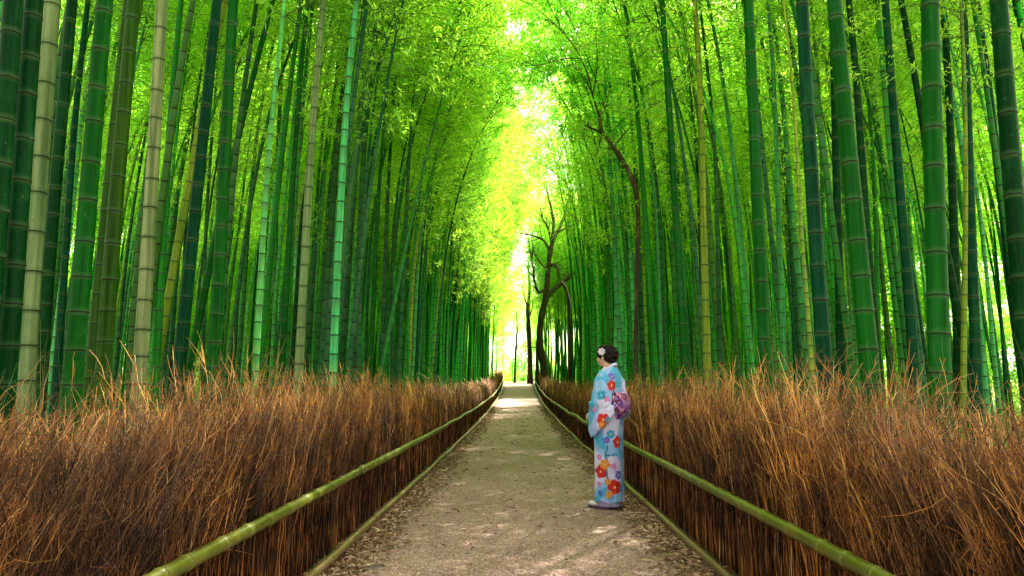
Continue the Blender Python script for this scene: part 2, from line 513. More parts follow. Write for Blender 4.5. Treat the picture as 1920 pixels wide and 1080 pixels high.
def rail_pole(parent, pts, r0, mat, name, spacing=0.33, sides=12, seed=0):
    """a bamboo pole through the given points, with node rings"""
    rr = random.Random(seed)
    pts = [Vector(p) for p in pts]
    L = sum((b - a).length for a, b in zip(pts, pts[1:]))
    st, s = [], rr.uniform(0.05, 0.2)
    while s < L - 0.03:
        st.append(s); s += spacing * rr.uniform(0.6, 1.25)
    prof = [(0.0, 1.0, 0, 0)]
    for s in st:
        prof += [(s - 0.03, 0.99, 0, 0), (s - 0.012, 1.05, 0, 0.7), (s - 0.004, 1.13, 0, 1), (s, 1.05, 1, 0.2), (s + 0.004, 1.02, 1, 0), (s + 0.012, 1.06, 0, 0.8), (s + 0.03, 1.0, 0, 0.1)]
        for q in (0.33, 0.66): prof.append((s + spacing * q * 0.6 + 0.04, 0.98, 0, 0))
    prof.append((L, 0.97, 0, 0))
    prof = sorted(p for p in prof if 0 <= p[0] <= L)
    cum = [0]
    for a, b in zip(pts, pts[1:]): cum.append(cum[-1] + (b - a).length)
    P, R, ring, wax = [], [], [], []
    arr = np.array([tuple(p) for p in pts])
    for s, k, ri, wa in prof:
        P.append([np.interp(s, cum, arr[:, i]) for i in range(3)]); R.append(r0 * k * (1 - 0.12 * s / L)); ring.append(ri); wax.append(wa)
    V, Q, _ = tubes(np.array([P]), np.array([R]), sides)
    nv = len(V)
    V = np.vstack([V, P[0], P[-1]])
    faces = [tuple(f) for f in Q] + [(i, (i + 1) % sides, nv) for i in range(sides)] + [(nv - 1 - i, nv - 1 - (i + 1) % sides, nv + 1) for i in range(sides)]
    me = bpy.data.meshes.new(name)
    me.from_pydata([tuple(v) for v in V], [], faces)
    for nm, vals in (("ring", ring), ("wax", wax)):
        a = me.attributes.new(nm, 'FLOAT', 'POINT')
        a.data.foreach_set("value", np.append(np.repeat(vals, sides), [1, 1]).astype(np.float32))
    me.polygons.foreach_set("use_smooth", np.ones(len(faces), bool))
    me.materials.append(mat)
    me.update()
    return link(name, me, parent)


def brush_fence(side, label, seed):
    root = empty("brushwood_fence", (0, 0, 0))
    tag(root, label, "fence", "brushwood fences along the path")
    segs = [(-0.6, 3.2, 480, 3, 0.0027, 10, 8), (3.2, 7, 380, 3, 0.0032, 9, 7), (7, 14, 210, 3, 0.0048, 7, 4), (14, 28, 100, 3, 0.0080, 6, 2), (28, 61, 50, 3, 0.013, 5, 2)]
    parts, tints = [], []
    for i, (a, b, dn, sd, th, S, sub) in enumerate(segs):
        V, Q, T = fence_twigs(side, a, b, dn, sd, th, S, sub, seed * 10 + i)
        parts.append((V, Q)); tints.append(T)
    V, Q = merge(parts)
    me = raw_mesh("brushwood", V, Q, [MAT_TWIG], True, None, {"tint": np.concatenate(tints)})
    o = link("brushwood", me, root); o["kind"] = "stuff"
    # ribbed core added inside the fence, its dark tint the shade between the twigs
    prof = [(1.47, -0.03), (1.47, 0.5), (1.52, 0.68), (1.60, 0.82), (1.70, 0.93), (1.82, 0.98), (1.92, 0.92), (1.98, 0.6), (2.0, -0.03)]
    ys = np.concatenate([np.arange(-0.6, 8, 0.06), np.arange(8, 61, 0.25)])
    pts = []
    for y in ys:
        for (x, z) in prof:
            nz = mnoise.noise((x * 3, y * 4, z * 3)) * 0.03 + mnoise.noise((y * 21, z * 2, side)) * 0.018
            k = max(0, z - 0.45)
            sc_ = 1 - 0.1 * min(1, max(0, (y - 20) / 40))
            pts.append(((x + nz) * side, y + 0.6 * k ** 1.3, z + float(ground_z(y)) + (nz * 1.2 if z > 0.6 else 0)))
    hh = np.array([p[2] - float(ground_z(p[1])) for p in pts])
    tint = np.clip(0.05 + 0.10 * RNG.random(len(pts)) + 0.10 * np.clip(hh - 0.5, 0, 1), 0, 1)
    me = raw_mesh("filler_core", pts, grid_faces(len(prof), len(ys)), [MAT_TWIG], True, None, {"tint": tint})
    link("filler_core", me, root)
    # rails: bamboo poles end to end
    rr = random.Random(seed)
    def run(zf, r0, mat, x, name):
        y = -0.4 + rr.uniform(0, 0.8)
        i = 0
        while y < 59:
            L = rr.uniform(5.0, 7.0)
            n = 7
            pp = []
            for j in range(n + 1):
                yy = y + L * j / n
                wob = min(1.0, max(0.0, yy - 5) / 14)
                pp.append((side * (x + (0.004 + 0.05 * wob) * mnoise.noise((yy * 0.5, side * 3, zf(yy)))), yy, zf(yy) + (0.003 + 0.05 * wob) * mnoise.noise((yy * 0.45, 7 + side, 2))))
            rail_pole(root, pp, r0 * rr.uniform(0.93, 1.07), mat, name, 0.30 if mat is MAT_RAIL else 0.36, 12 if y < 12 else 8, seed * 100 + i)
            y += L + 0.004; i += 1
    run(lambda y: 0.52 + float(ground_z(y)), 0.036, MAT_RAIL, RAIL_X, "upper_rail")
    run(lambda y: 0.075 + float(ground_z(y)), 0.032, MAT_RAIL_OLD, RAIL_X - 0.07, "lower_rail")
    return root


brush_fence(-1, "brown brushwood fence with green bamboo rail along the left side of the path", 3)
brush_fence(1, "brown brushwood fence with green bamboo rail on the right, behind the woman", 4)


# ------------------------------------------------------------------ bamboo meshes
HB = 15.0       # height of the prototype, base radius 0.06


def bend_x(z, amt):
    t = np.clip(np.asarray(z, float) / HB, 0, 1)
    return amt * (0.06 * t * HB * 0.25 + 0.28 * HB * np.clip(t - 0.30, 0, 1) ** 2.2)


def drop_z(z, amt):
    t = np.clip(np.asarray(z, float) / HB, 0, 1)
    return -amt ** 2 * 0.10 * HB * np.clip(t - 0.45, 0, 1) ** 2.4


def node_heights(seed):
    r = random.Random(seed)
    zs, z, sp = [], 0.10, 0.13
    while z < HB * 0.97:
        zs.append(z)
        t = z / HB
        sp = min(0.13 + 1.1 * t, 0.24 + 0.10 * t) if t < 0.5 else 0.29 - 0.14 * (t - 0.5)
        z += sp * r.uniform(0.9, 1.1)
    return zs


def culm_radius(z):
    t = z / HB
    return 0.06 * (1 - 0.9 * t ** 1.15) * (1.0 + 0.10 * math.exp(-z * 2.2))


def culm_mesh(seed, sides, detail, amt):
    zs = node_heights(seed)
    rr = random.Random(seed + 50)
    P, R, ring, wax = [], [], [], []
    def add(z, k, ri, wa):
        P.append((float(bend_x(z, amt)), 0.02 * math.sin(z * 0.9 + seed), z + float(drop_z(z, amt)))); R.append(culm_radius(z) * k); ring.append(ri); wax.append(wa)
    add(0, 1.05, 0, 0)
    for z in zs:
        hi = z < 7.5
        w = rr.uniform(0.2, 0.8)
        if detail and hi:
            add(z - 0.030, 0.985, 0, 0.0); add(z - 0.007, 1.0, 0, w); add(z - 0.0055, 1.045, 0.9, 0); add(z + 0.001, 1.05, 1, 0); add(z + 0.003, 1.0, 0.2, 0.25); add(z + 0.010, 1.035, 0.0, 0.3); add(z + 0.035, 0.99, 0, 0)
        elif hi or detail:
            add(z - 0.02, 0.985, 0, w); add(z - 0.007, 1.04, 0.9, 0); add(z + 0.006, 1.04, 0.9, 0); add(z + 0.012, 0.99, 0, 0.2)
        else:
            add(z - 0.012, 1.0, 0, 0.1); add(z, 1.06, 0.8, 0); add(z + 0.014, 1.0, 0, 0.1)
    add(HB, 0.6, 0, 0)
    V, Q, _ = tubes(np.array([P]), np.array([R]), sides)
    return raw_mesh("culm", V, Q, [MAT_CULM], True, None, {"ring": np.repeat(ring, sides), "wax": np.repeat(wax, sides)})


def leaf_quads(pos, dirs, length, width, r):
    """one bent rhombus leaf per position"""
    n = len(pos)
    d = dirs / (np.linalg.norm(dirs, axis=1, keepdims=True) + 1e-9)
    side = np.cross(d, r.normal(0, 1, (n, 3))); side /= np.linalg.norm(side, axis=1, keepdims=True) + 1e-9
    L = length[:, None]; W = width[:, None]
    mid = pos + d * L * 0.42
    tip = pos + d * L + np.array([0, 0, -0.22]) * L
    V = np.stack([pos, mid + side * W * 0.5, tip, mid - side * W * 0.5], 1).reshape(-1, 3)
    Q = np.arange(n * 4).reshape(-1, 4)
    return V, Q


def crown_mesh(seed, amt, mat, dens=1.0, t0=0.36):
    r = np.random.default_rng(seed)
    zs = [z for z in node_heights(seed % 5) if z > HB * t0]
    zs += [z + 0.1 for z in zs if z > HB * 0.6]
    starts, dirs, lens = [], [], []
    az = r.uniform(0, 6.28)
    for z in zs:
        t = z / HB
        az += math.pi + r.normal(0, 0.5)
        for k in range(2):
            if r.random() > (0.35 + 1.5 * (t - t0)) * dens + 0.1: continue
            a = az + (0.5 if k else -0.5) + r.normal(0, 0.25)
            up = r.uniform(0.35, 0.95)
            ln = (0.5 + 1.9 * math.sin(min(1, (t - t0) / (1 - t0) * 0.9 + 0.15) * math.pi) ** 0.7) * r.uniform(0.7, 1.15)
            starts.append((float(bend_x(z, amt)), 0, z + float(drop_z(z, amt))))
            dirs.append((math.cos(a), math.sin(a), up)); lens.append(ln)
    starts = np.array(starts); dirs = np.array(dirs); lens = np.array(lens)
    dirs /= np.linalg.norm(dirs, axis=1, keepdims=True)
    S = 5
    t = np.linspace(0, 1, S)[None, :, None]
    BP = starts[:, None] + dirs[:, None] * lens[:, None, None] * t + np.array([0, 0, -0.34]) * (lens[:, None, None] * t) ** 1.8 * 0.55
    BR = 0.011 * (1.1 - 0.85 * t[..., 0]) * np.ones((len(starts), 1))
    V1, Q1, _ = tubes(BP, BR, 3)
    ncl = int(9 * dens) + 4
    pos, dd = [], []
    for i in range(len(starts)):
        for c in range(ncl):
            f = r.uniform(0.15, 1.0) * (S - 1); i0 = min(int(f), S - 2)
            p = BP[i, i0] * (1 - f + i0) + BP[i, i0 + 1] * (f - i0)
            d = dirs[i] + r.normal(0, 0.7, 3)
            p2 = p + d / np.linalg.norm(d) * r.uniform(0.05, 0.42)
            for q in range(6):
                pos.append(p2 + r.normal(0, 0.06, 3)); dd.append(d * 0.5 + r.normal(0, 0.6, 3) + np.array([0, 0, -0.35]))
    pos = np.array(pos); dd = np.array(dd); n = len(pos)
    V2, Q2 = leaf_quads(pos, dd, r.uniform(0.11, 0.19, n), r.uniform(0.022, 0.042, n), r)
    V, Q = merge([(V1, Q1), (V2, Q2)])
    tint = np.concatenate([np.full(len(V1), 0.3), np.repeat(np.clip(r.normal(0.5, 0.22, n), 0, 1), 4)])
    mi = np.concatenate([np.zeros(len(Q1)), np.ones(len(Q2))])
    me = raw_mesh("foliage", V, Q, [MAT_BRANCH, mat], False, mi, {"tint": tint})
    return me


MAT_BRANCH = plain("bamboo_branch", (0.07, 0.14, 0.025), 0.6)
AMTS = [0.4, 0.8, 1.15, 1.5]
CULM_NEAR = [culm_mesh(i, 20, True, 0.35 + 0.12 * i) for i in range(4)]
CROWN_NEAR = [crown_mesh(100 + i, 0.35 + 0.12 * i, MAT_LEAF, 0.85, 0.5) for i in range(4)]
CULM_MID = [culm_mesh(i, 10, False, AMTS[i]) for i in range(4)]
CROWN_MID = [crown_mesh(200 + i, AMTS[i], MAT_LEAF, 0.62, 0.54) for i in range(4)]
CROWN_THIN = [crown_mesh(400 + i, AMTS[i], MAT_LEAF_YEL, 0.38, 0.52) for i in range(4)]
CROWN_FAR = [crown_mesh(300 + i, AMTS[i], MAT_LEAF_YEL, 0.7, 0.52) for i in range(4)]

# culm colours (base tones, brightened later for the fill culms)
C_DARK = (0.001, 0.038, 0.006)
C_TEAL = (0.001, 0.048, 0.017)
C_GREEN = (0.003, 0.085, 0.005)
C_MID = (0.012, 0.17, 0.012)
C_OLIVE = (0.022, 0.075, 0.004)
C_PALE = (0.17, 0.26, 0.10)
C_BEIGE = (0.22, 0.29, 0.115)
C_YEL = (0.16, 0.25, 0.02)
C_MINT2 = (0.055, 0.17, 0.045)
C_MINT = (0.045, 0.27, 0.065)

def place_bamboo(name_culm, name_fol, x, y, scale, lean_x, lean_y, spin, color, culm_me, crown_me, label, group):
    root = empty("bamboo", (x, y, float(ground_z(y)) - 0.03))
    root.rotation_euler = (-lean_y, lean_x, 0)
    root.scale = (scale,) * 3
    tag(root, label, "bamboo", group)
    c = link("culm", culm_me, root); c.color = (*color, 1); c.rotation_euler = (0, 0, spin)
    if crown_me is not None:
        f = link("foliage", crown_me, root); f.rotation_euler = (0, 0, spin)
        f["kind"] = "stuff"
    return root


# traced from the photograph: u at the top edge, u at row 540, width, diameter guess, colour, label
TR = [
 (24, -24, 42, .14, C_DARK, "dark green bamboo leaning out at the extreme left edge of the grove"),
 (65, 20, 40, .14, C_DARK, "broad dark bamboo just left of the pale grey-green culm at far left"),
 (92, 55, 36, .14, C_PALE, "pale grey-green thick bamboo near the left edge, first of the pale culms"),
 (122, 88, 26, .12, C_DARK, "dark green bamboo hugging the right side of the leftmost pale culm"),
 (157, 115, 16, .10, C_TEAL, "slim blue-green bamboo with close dark rings, between two thick culms at left"),
 (202, 148, 36, .14, C_GREEN, "thick mid-green bamboo in the left front row, left of the olive pair"),
 (224, 182, 26, .12, C_OLIVE, "olive green bamboo partly hidden behind its thicker olive neighbour at left"),
 (243, 207, 30, .13, C_OLIVE, "olive green bamboo directly left of the tall beige culm"),
 (291, 264, 28, .14, C_BEIGE, "tall beige bamboo with thin brown rings, palest culm of the left grove"),
 (326, 298, 17, .10, C_MID, "slim green bamboo close to the right of the beige culm"),
 (352, 343, 9, .08, C_DARK, "very thin dark upright bamboo between the beige culm and the teal culm"),
 (396, 347, 25, .13, C_TEAL, "dark teal bamboo leaning right beside the white-ringed culm"),
 (439, 405, 26, .13, C_GREEN, "green bamboo with bold white rings at every joint, left grove"),
 (492, 380, 16, .11, C_GREEN, "strongly leaning bamboo crossing behind the white-ringed culm"),
 (546, 500, 14, .10, C_MID, "slim mid-green bamboo left of the dark green pair in the left grove"),
 (582, 553, 10, .09, C_DARK, "thin dark bamboo touching the left side of the pale ringed culm"),
 (568, 536, 14, .10, C_GREEN, "green bamboo standing left of the pale culm in the middle of the left grove"),
 (600, 567, 18, .12, C_PALE, "pale straw-green bamboo in the middle of the left grove, third pale culm"),
 (405, 315, 17, .11, C_YEL, "yellow-green bamboo leaning steeply with a sunlit foot in the left brushwood"),  # the sunlight on this culm is put into its yellow colour
 (687, 630, 13, .10, C_MINT2, "light green bamboo leaning inward, right half of the left grove"),
 (722, 700, 10, .09, C_GREEN, "slender green bamboo standing right of the inward leaning light culm"),
 (845, 742, 9, .09, C_MINT, "pale curved bamboo arching towards the path in the left grove"),
 (1192, 1222, 13, .11, C_MID, "green bamboo right of the crooked dark tree in the right grove"),
 (1228, 1240, 9, .09, C_MINT, "slim light bamboo between two greener culms above the woman"),
 (1248, 1277, 17, .12, C_GREEN, "stout green bamboo leaning left, right of the woman"),
 (1300, 1318, 9, .09, C_DARK, "thin dark bamboo left of the yellow-green culm in the right grove"),
 (1320, 1327, 16, .11, C_YEL, "yellow-green bamboo with tight rings, right grove, palest near the woman"),
 (1362, 1402, 12, .10, C_MINT, "light green leaning bamboo left of the broad green culm"),
 (1411, 1432, 26, .13, C_GREEN, "broad green bamboo standing between the yellow-green culm and the teal culm"),
 (1456, 1468, 13, .10, C_MINT, "slim light bamboo with many rings left of the teal culm"),
 (1512, 1541, 30, .13, C_TEAL, "dark teal bamboo with pale rings in the right front row"),
 (1552, 1546, 12, .10, C_MID, "slim bamboo glimpsed just behind the right side of the teal culm"),
 (1569, 1575, 18, .12, C_DARK, "dark bamboo standing between the teal culm and the thick leaning green culm"),
 (1583, 1621, 36, .14, C_GREEN, "thick green bamboo leaning left at the top, right front row"),
 (1607, 1640, 18, .11, C_DARK, "dark bamboo pressed against the right side of the thick leaning green culm"),
 (1651, 1650, 11, .09, C_MID, "thin upright bamboo behind the thick leaning green culm"),
 (1677, 1707, 20, .12, C_TEAL, "blue-green bamboo, left one of a crossing pair before the broadest culm"),
 (1695, 1790, 17, .11, C_DARK, "dark bamboo leaning hard and passing behind the broadest right culm"),
 (1762, 1766, 40, .145, C_GREEN, "broadest upright green bamboo of the right grove"),
 (1786, 1798, 18, .12, C_DARK, "dark bamboo peeping out right of the broadest upright culm"),
 (1819, 1809, 12, .07, C_YEL, "thin pale bamboo catching sunlight, foot in the right brushwood"),  # its sunlit look is painted by the yellow base colour
 (1823, 1831, 20, .12, C_TEAL, "ringed blue-green bamboo left of the outer leaning culm at far right"),
 (1842, 1902, 18, .12, C_TEAL, "leaning ringed bamboo second from the right edge of the photo"),
 (1897, 1932, 38, .14, C_DARK, "thick dark bamboo cut by the right edge of the photo"),
]
placed = []     # (u, width, distance)
bamboos = []
for i, (ut, um, w, D, colr, lab) in enumerate(TR):
    off = abs(um - CX) / F
    d = max(D * F / w, (2.2 + 0.15 * (i % 3)) / off)
    D2 = w * d / F
    pm, pt = at(um, 540, d), at(ut, 0, d)
    lx = (pt.x - pm.x) / (pt.z - pm.z)
    xb = pm.x - lx * pm.z
    s = D2 / 0.12
    s_use = s
    spin = (0 if xb < 0 else math.pi) + random.uniform(-0.5, 0.5)
    # the prototype bends a little by itself; take that out of the lean
    me_i = i % 4
    place_bamboo(None, None, xb, d, s_use, math.atan(lx), random.uniform(-0.01, 0.02), spin, colr, CULM_NEAR[me_i], CROWN_NEAR[me_i] if i % 2 or xb > 0 else None, lab, None)
    placed.append(((um + ut) / 2, w, d, xb))

# random fill of both groves
cands = []
pts2 = [(p[3], p[2]) for p in placed]
cell = {}
def key(x, y): return (int(x // 0.6), int(y // 0.6))
for x, y in pts2: cell.setdefault(key(x, y), []).append((x, y))
def free(x, y, dmin):
    kx, ky = key(x, y)
    for i in (-1, 0, 1):
        for j in (-1, 0, 1):
            for (a, b) in cell.get((kx + i, ky + j), ()):
                if (a - x) ** 2 + (b - y) ** 2 < dmin * dmin: return False
    return True
rr = random.Random(5)
for side in (-1, 1):
    for (x0, x1, y0, y1, dens) in ((2.15, 4.2, 4.5, 62, 2.6), (4.2, 8, 5, 64, 1.9), (8, 18, 8, 70, 0.8)):
        for _ in range(int((x1 - x0) * (y1 - y0) * dens)):
            x = side * rr.uniform(x0, x1); y = rr.uniform(y0, y1)
            D = min(0.135, max(0.055, rr.gauss(0.092, 0.02)))
            u = CX + F * x / y; w = D * F / y
            if u < -250 or u > 2170: continue
            if w > 20: continue
            if 0 < x < 0.088 * y and y < 52: continue      # the lane side stays open round the crooked tree
            if not free(x, y, 0.22): continue
            if x > 0 and y < 13.5 and 1090 < u < 1212: continue
            bad = False
            for (up, wp, dp, xp) in placed:
                if dp > y - 0.1 and abs(u - up) < (w + wp) * 0.8: bad = True; break
            if bad: continue
            cell.setdefault(key(x, y), []).append((x, y))
            cands.append((w, x, y, D, u))
for _ in range(70):     # the far end, beyond the path
    x = rr.uniform(-9, 9); y = rr.uniform(68, 92)
    cands.append((0.09 * F / y, x, y, rr.uniform(0.06, 0.1), CX + F * x / y))
cands.sort(reverse=True)
inview = [c for c in cands if -20 < c[4] < 1940]
outv = [c for c in cands if not (-20 < c[4] < 1940)]
single = inview[:258]
rest = inview[258:] + outv
PAL = [(C_DARK, "dark green", 5), (C_TEAL, "blue-green", 4), (C_GREEN, "green", 5), (C_MID, "mid-green", 4), (C_OLIVE, "olive", 2), (C_MINT, "light green", 2), (C_YEL, "yellowish", 1)]
pal_w = [p[2] for p in PAL]
pal_w2 = [1, 3, 4, 7, 1, 8, 2]  # favours light colours: brightness of distant culms put into the palette
ZONES = [(-100, 130, "behind the thick culms at the left edge"), (130, 280, "behind the olive and beige culms"), (280, 420, "between beige and white-ringed culms"),
         (420, 580, "between white-ringed and third pale culms"), (580, 720, "right of the third pale culm"), (720, 850, "in the crowded left grove"), (850, 975, "at the far left end of the path"),
         (975, 1090, "behind the crooked tree"), (1090, 1200, "behind the woman in the right grove"), (1200, 1300, "just right of the woman"), (1300, 1420, "around the yellow-green culm"),
         (1420, 1560, "around the dark teal culm"), (1560, 1720, "around the thick leaning culm"), (1720, 1840, "around the broadest culm"), (1840, 2100, "near the right edge of the grove")]


def shade(c, light_lift=1.85):
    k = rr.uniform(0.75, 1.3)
    k *= light_lift  # brighter base colour stands in for light missing on the fill culms
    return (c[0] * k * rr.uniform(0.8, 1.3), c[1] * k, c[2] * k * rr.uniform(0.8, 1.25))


SINGLES = []
for (w, x, y, D, u) in single:
    colr, cname, _ = rr.choices(PAL, pal_w if y < 13 else [2, 4, 5, 7, 1, 6, 1] if y < 26 else [0, 0, 2, 5, 1, 9, 3])[0]  # farther rows drawn lighter, making up in colour for the crowns' shade
    s = D / 0.12
    i = rr.randrange(4)
    if y > 14 and abs(x) < 4.5 and rr.random() < 0.7: i = rr.choice((2, 3, 3)) if x < 0 else rr.choice((0, 0, 1, 3))
    zone = next(z for a, b, z in ZONES if a <= u < b)
    size = "stout" if D > 0.11 else ("slim" if D < 0.085 else "upright")
    row = "in front" if abs(x) < 4.2 else "deep inside"
    spin = (0 if x < 0 else math.pi) + rr.uniform(-0.9, 0.9)
    far = y > 26
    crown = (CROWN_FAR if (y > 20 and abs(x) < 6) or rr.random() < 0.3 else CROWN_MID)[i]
    if 0 < x < 0.15 * y and 23 < y < 52: crown = None
    elif 0 < x < 6.5 and y < 50:
        crown = CROWN_THIN[i] if y < 24 or x > 4 or rr.random() < 0.6 else None
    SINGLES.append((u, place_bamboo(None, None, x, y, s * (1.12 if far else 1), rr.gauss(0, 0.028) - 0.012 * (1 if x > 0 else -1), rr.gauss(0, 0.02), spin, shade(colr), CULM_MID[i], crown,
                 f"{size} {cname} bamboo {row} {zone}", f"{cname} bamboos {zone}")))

ORD = ["leftmost", "second from left", "third from left", "fourth from left", "fifth from left", "sixth from left", "seventh from left", "eighth from left", "ninth from left", "tenth from left"]
by = {}
for u, o in SINGLES: by.setdefault(o["label"], []).append((u, o))
for lab, lst in by.items():
    if len(lst) > 1:
        lst.sort(key=lambda q: q[0])
        for k, (u, o) in enumerate(lst):
            if k == len(lst) - 1: o["label"] = f"rightmost {lab}"
            elif k < len(ORD): o["label"] = f"{lab}, {ORD[k]}"

# the rest of the groves, one mass per side: simple culms, crowns instanced on their tops
CROWN_SRC = [o for o in COL.objects if o.name.startswith("foliage") and o.data in CROWN_MID]
src_mid = [next(o for o in COL.objects if o.data is m) for m in CROWN_MID]
src_far = [next(o for o in COL.objects if o.data is m) for m in CROWN_FAR]


def scatter(name, pos, rot, scl, sources, label=None, cat=None):
    me = bpy.data.meshes.new(name)
    me.vertices.add(len(pos)); me.vertices.foreach_set("co", np.asarray(pos, np.float32).ravel())
    a = me.attributes.new("rot", 'FLOAT_VECTOR', 'POINT'); a.data.foreach_set("vector", np.asarray(rot, np.float32).ravel())
    a = me.attributes.new("scl", 'FLOAT', 'POINT'); a.data.foreach_set("value", np.asarray(scl, np.float32))
    a = me.attributes.new("pick", 'INT', 'POINT'); a.data.foreach_set("value", RNG.integers(0, len(sources), len(pos)).astype(np.int32))
    me.update()
    o = link(name, me)
    ng = bpy.data.node_groups.new(name + "_nodes", 'GeometryNodeTree')
    ng.interface.new_socket("Geometry", in_out='INPUT', socket_type='NodeSocketGeometry')
    ng.interface.new_socket("Geometry", in_out='OUTPUT', socket_type='NodeSocketGeometry')
    gi, go = ng.nodes.new("NodeGroupInput"), ng.nodes.new("NodeGroupOutput")
    iop = ng.nodes.new("GeometryNodeInstanceOnPoints")
    g2i = ng.nodes.new("GeometryNodeGeometryToInstance")
    for s in reversed(sources):
        oi = ng.nodes.new("GeometryNodeObjectInfo"); oi.inputs["Object"].default_value = s
        oi.transform_space = 'ORIGINAL'
        ng.links.new(oi.outputs["Geometry"], g2i.inputs[0])
    def na(n, t):
        k = ng.nodes.new("GeometryNodeInputNamedAttribute"); k.data_type = t; k.inputs["Name"].default_value = n
        return k.outputs["Attribute"]
    ng.links.new(gi.outputs[0], iop.inputs["Points"])
    ng.links.new(g2i.outputs[0], iop.inputs["Instance"])
    iop.inputs["Pick Instance"].default_value = True
    ng.links.new(na("pick", 'INT'), iop.inputs["Instance Index"])
    e2r = ng.nodes.new("FunctionNodeEulerToRotation")
    ng.links.new(na("rot", 'FLOAT_VECTOR'), e2r.inputs[0]); ng.links.new(e2r.outputs[0], iop.inputs["Rotation"])
    ng.links.new(na("scl", 'FLOAT'), iop.inputs["Scale"])
    ng.links.new(iop.outputs[0], go.inputs[0])
    md = o.modifiers.new("scatter", 'NODES'); md.node_group = ng
    tag(o, label, cat, None, "stuff")
    return o


for side in (-1, 1):
    sel = [c for c in rest if c[1] * side > 0]
    P, R, pos, rot, scl, tint = [], [], [], [], [], []
    S = 11
    for (w, x, y, D, u) in sel:
        s = D / 0.12 * (1.12 if y > 26 else 1); amt = 0.7
        lx, ly = rr.gauss(0, 0.03) - 0.012 * side, rr.gauss(0, 0.02)
        spin = (0 if x < 0 else math.pi) + rr.uniform(-0.9, 0.9)
        M = Matrix.Translation((x, y, float(ground_z(y)))) @ Euler((-ly, lx, spin)).to_matrix().to_4x4() @ Matrix.Scale(s, 4)
        line = []
        for z in np.linspace(0, 14.6, S):
            line.append(tuple(M @ Vector((float(bend_x(z, amt)), 0, z + float(drop_z(z, amt))))))
        P.append(line); R.append([culm_radius(z) * s for z in np.linspace(0, 14.6, S)])
        if (0 < x < 0.15 * y and 23 < y < 52) or (0 < x < 4.5 and y < 50 and rr.random() < 0.5): 
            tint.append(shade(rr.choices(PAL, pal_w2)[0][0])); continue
        pos.append((x, y, float(ground_z(y)))); rot.append(M.to_euler()); scl.append(s)
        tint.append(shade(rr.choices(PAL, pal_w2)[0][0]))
    V, Q, idx = tubes(P, R, 6)
    m, nt, b = new_mat("far_bamboo_skin")
    a = nd(nt, "ShaderNodeAttribute", attribute_name="skin")
    tcn = nd(nt, "ShaderNodeTexCoord")
    sxn = nd(nt, "ShaderNodeSeparateXYZ"); nt.links.new(tcn.outputs["Object"], sxn.inputs[0])
    wv = nd(nt, "ShaderNodeMath", operation='MULTIPLY_ADD'); nt.links.new(sxn.outputs[2], wv.inputs[0]); wv.inputs[1].default_value = 4.2
    nt.links.new(a.outputs["Alpha"], wv.inputs[2])
    fr = nd(nt, "ShaderNodeMath", operation='FRACT'); nt.links.new(wv.outputs[0], fr.inputs[0])
    rg = ramp(nt, [(0.0, (1, 1, 1)), (0.07, (1, 1, 1)), (0.09, (0, 0, 0))]); nt.links.new(fr.outputs[0], rg.inputs[0])
    nt.links.new(mixc(nt, a.outputs["Color"], (0.015, 0.02, 0.008), rg.outputs[0]), b.inputs["Base Color"])
    b.inputs["Roughness"].default_value = 0.5
    b.inputs["Specular IOR Level"].default_value = 0.05
    colarr = np.hstack([np.array(tint)[idx], RNG.random(len(P))[idx][:, None]])
    me = raw_mesh("bamboo_grove", V, Q, [m], True, None, {"skin": colarr})
    o = link("bamboo_grove", me)
    tag(o, f"crowd of more distant bamboo culms filling the {'left' if side < 0 else 'right'} grove", "bamboo grove", None, "stuff")
    scatter("canopy_foliage", pos, rot, scl, src_mid + (src_far if True else []), f"green canopy leaves of the distant bamboos in the {'left' if side < 0 else 'right'} grove", "foliage")


# low leafy growth seen between and behind the culms
def clump_mesh(seed, mat, n=900, rad=1.0):
    r = np.random.default_rng(seed)
    c = r.normal(0, 1, (40, 3)); c /= np.linalg.norm(c, axis=1, keepdims=True); c *= r.uniform(0.2, 1, (40, 1)) * rad * np.array([1, 1, 0.8])
    k = r.integers(0, 40, n)
    pos = c[k] + r.normal(0, 0.16 * rad, (n, 3))
    V, Q = leaf_quads(pos, r.normal(0, 1, (n, 3)) + np.array([0, 0, -0.4]), r.uniform(0.12, 0.22, n), r.uniform(0.035, 0.06, n), r)
    return raw_mesh("leaf_clump", V, Q, [mat], False, None, {"tint": np.repeat(np.clip(r.normal(0.5, 0.22, n), 0, 1), 4)})


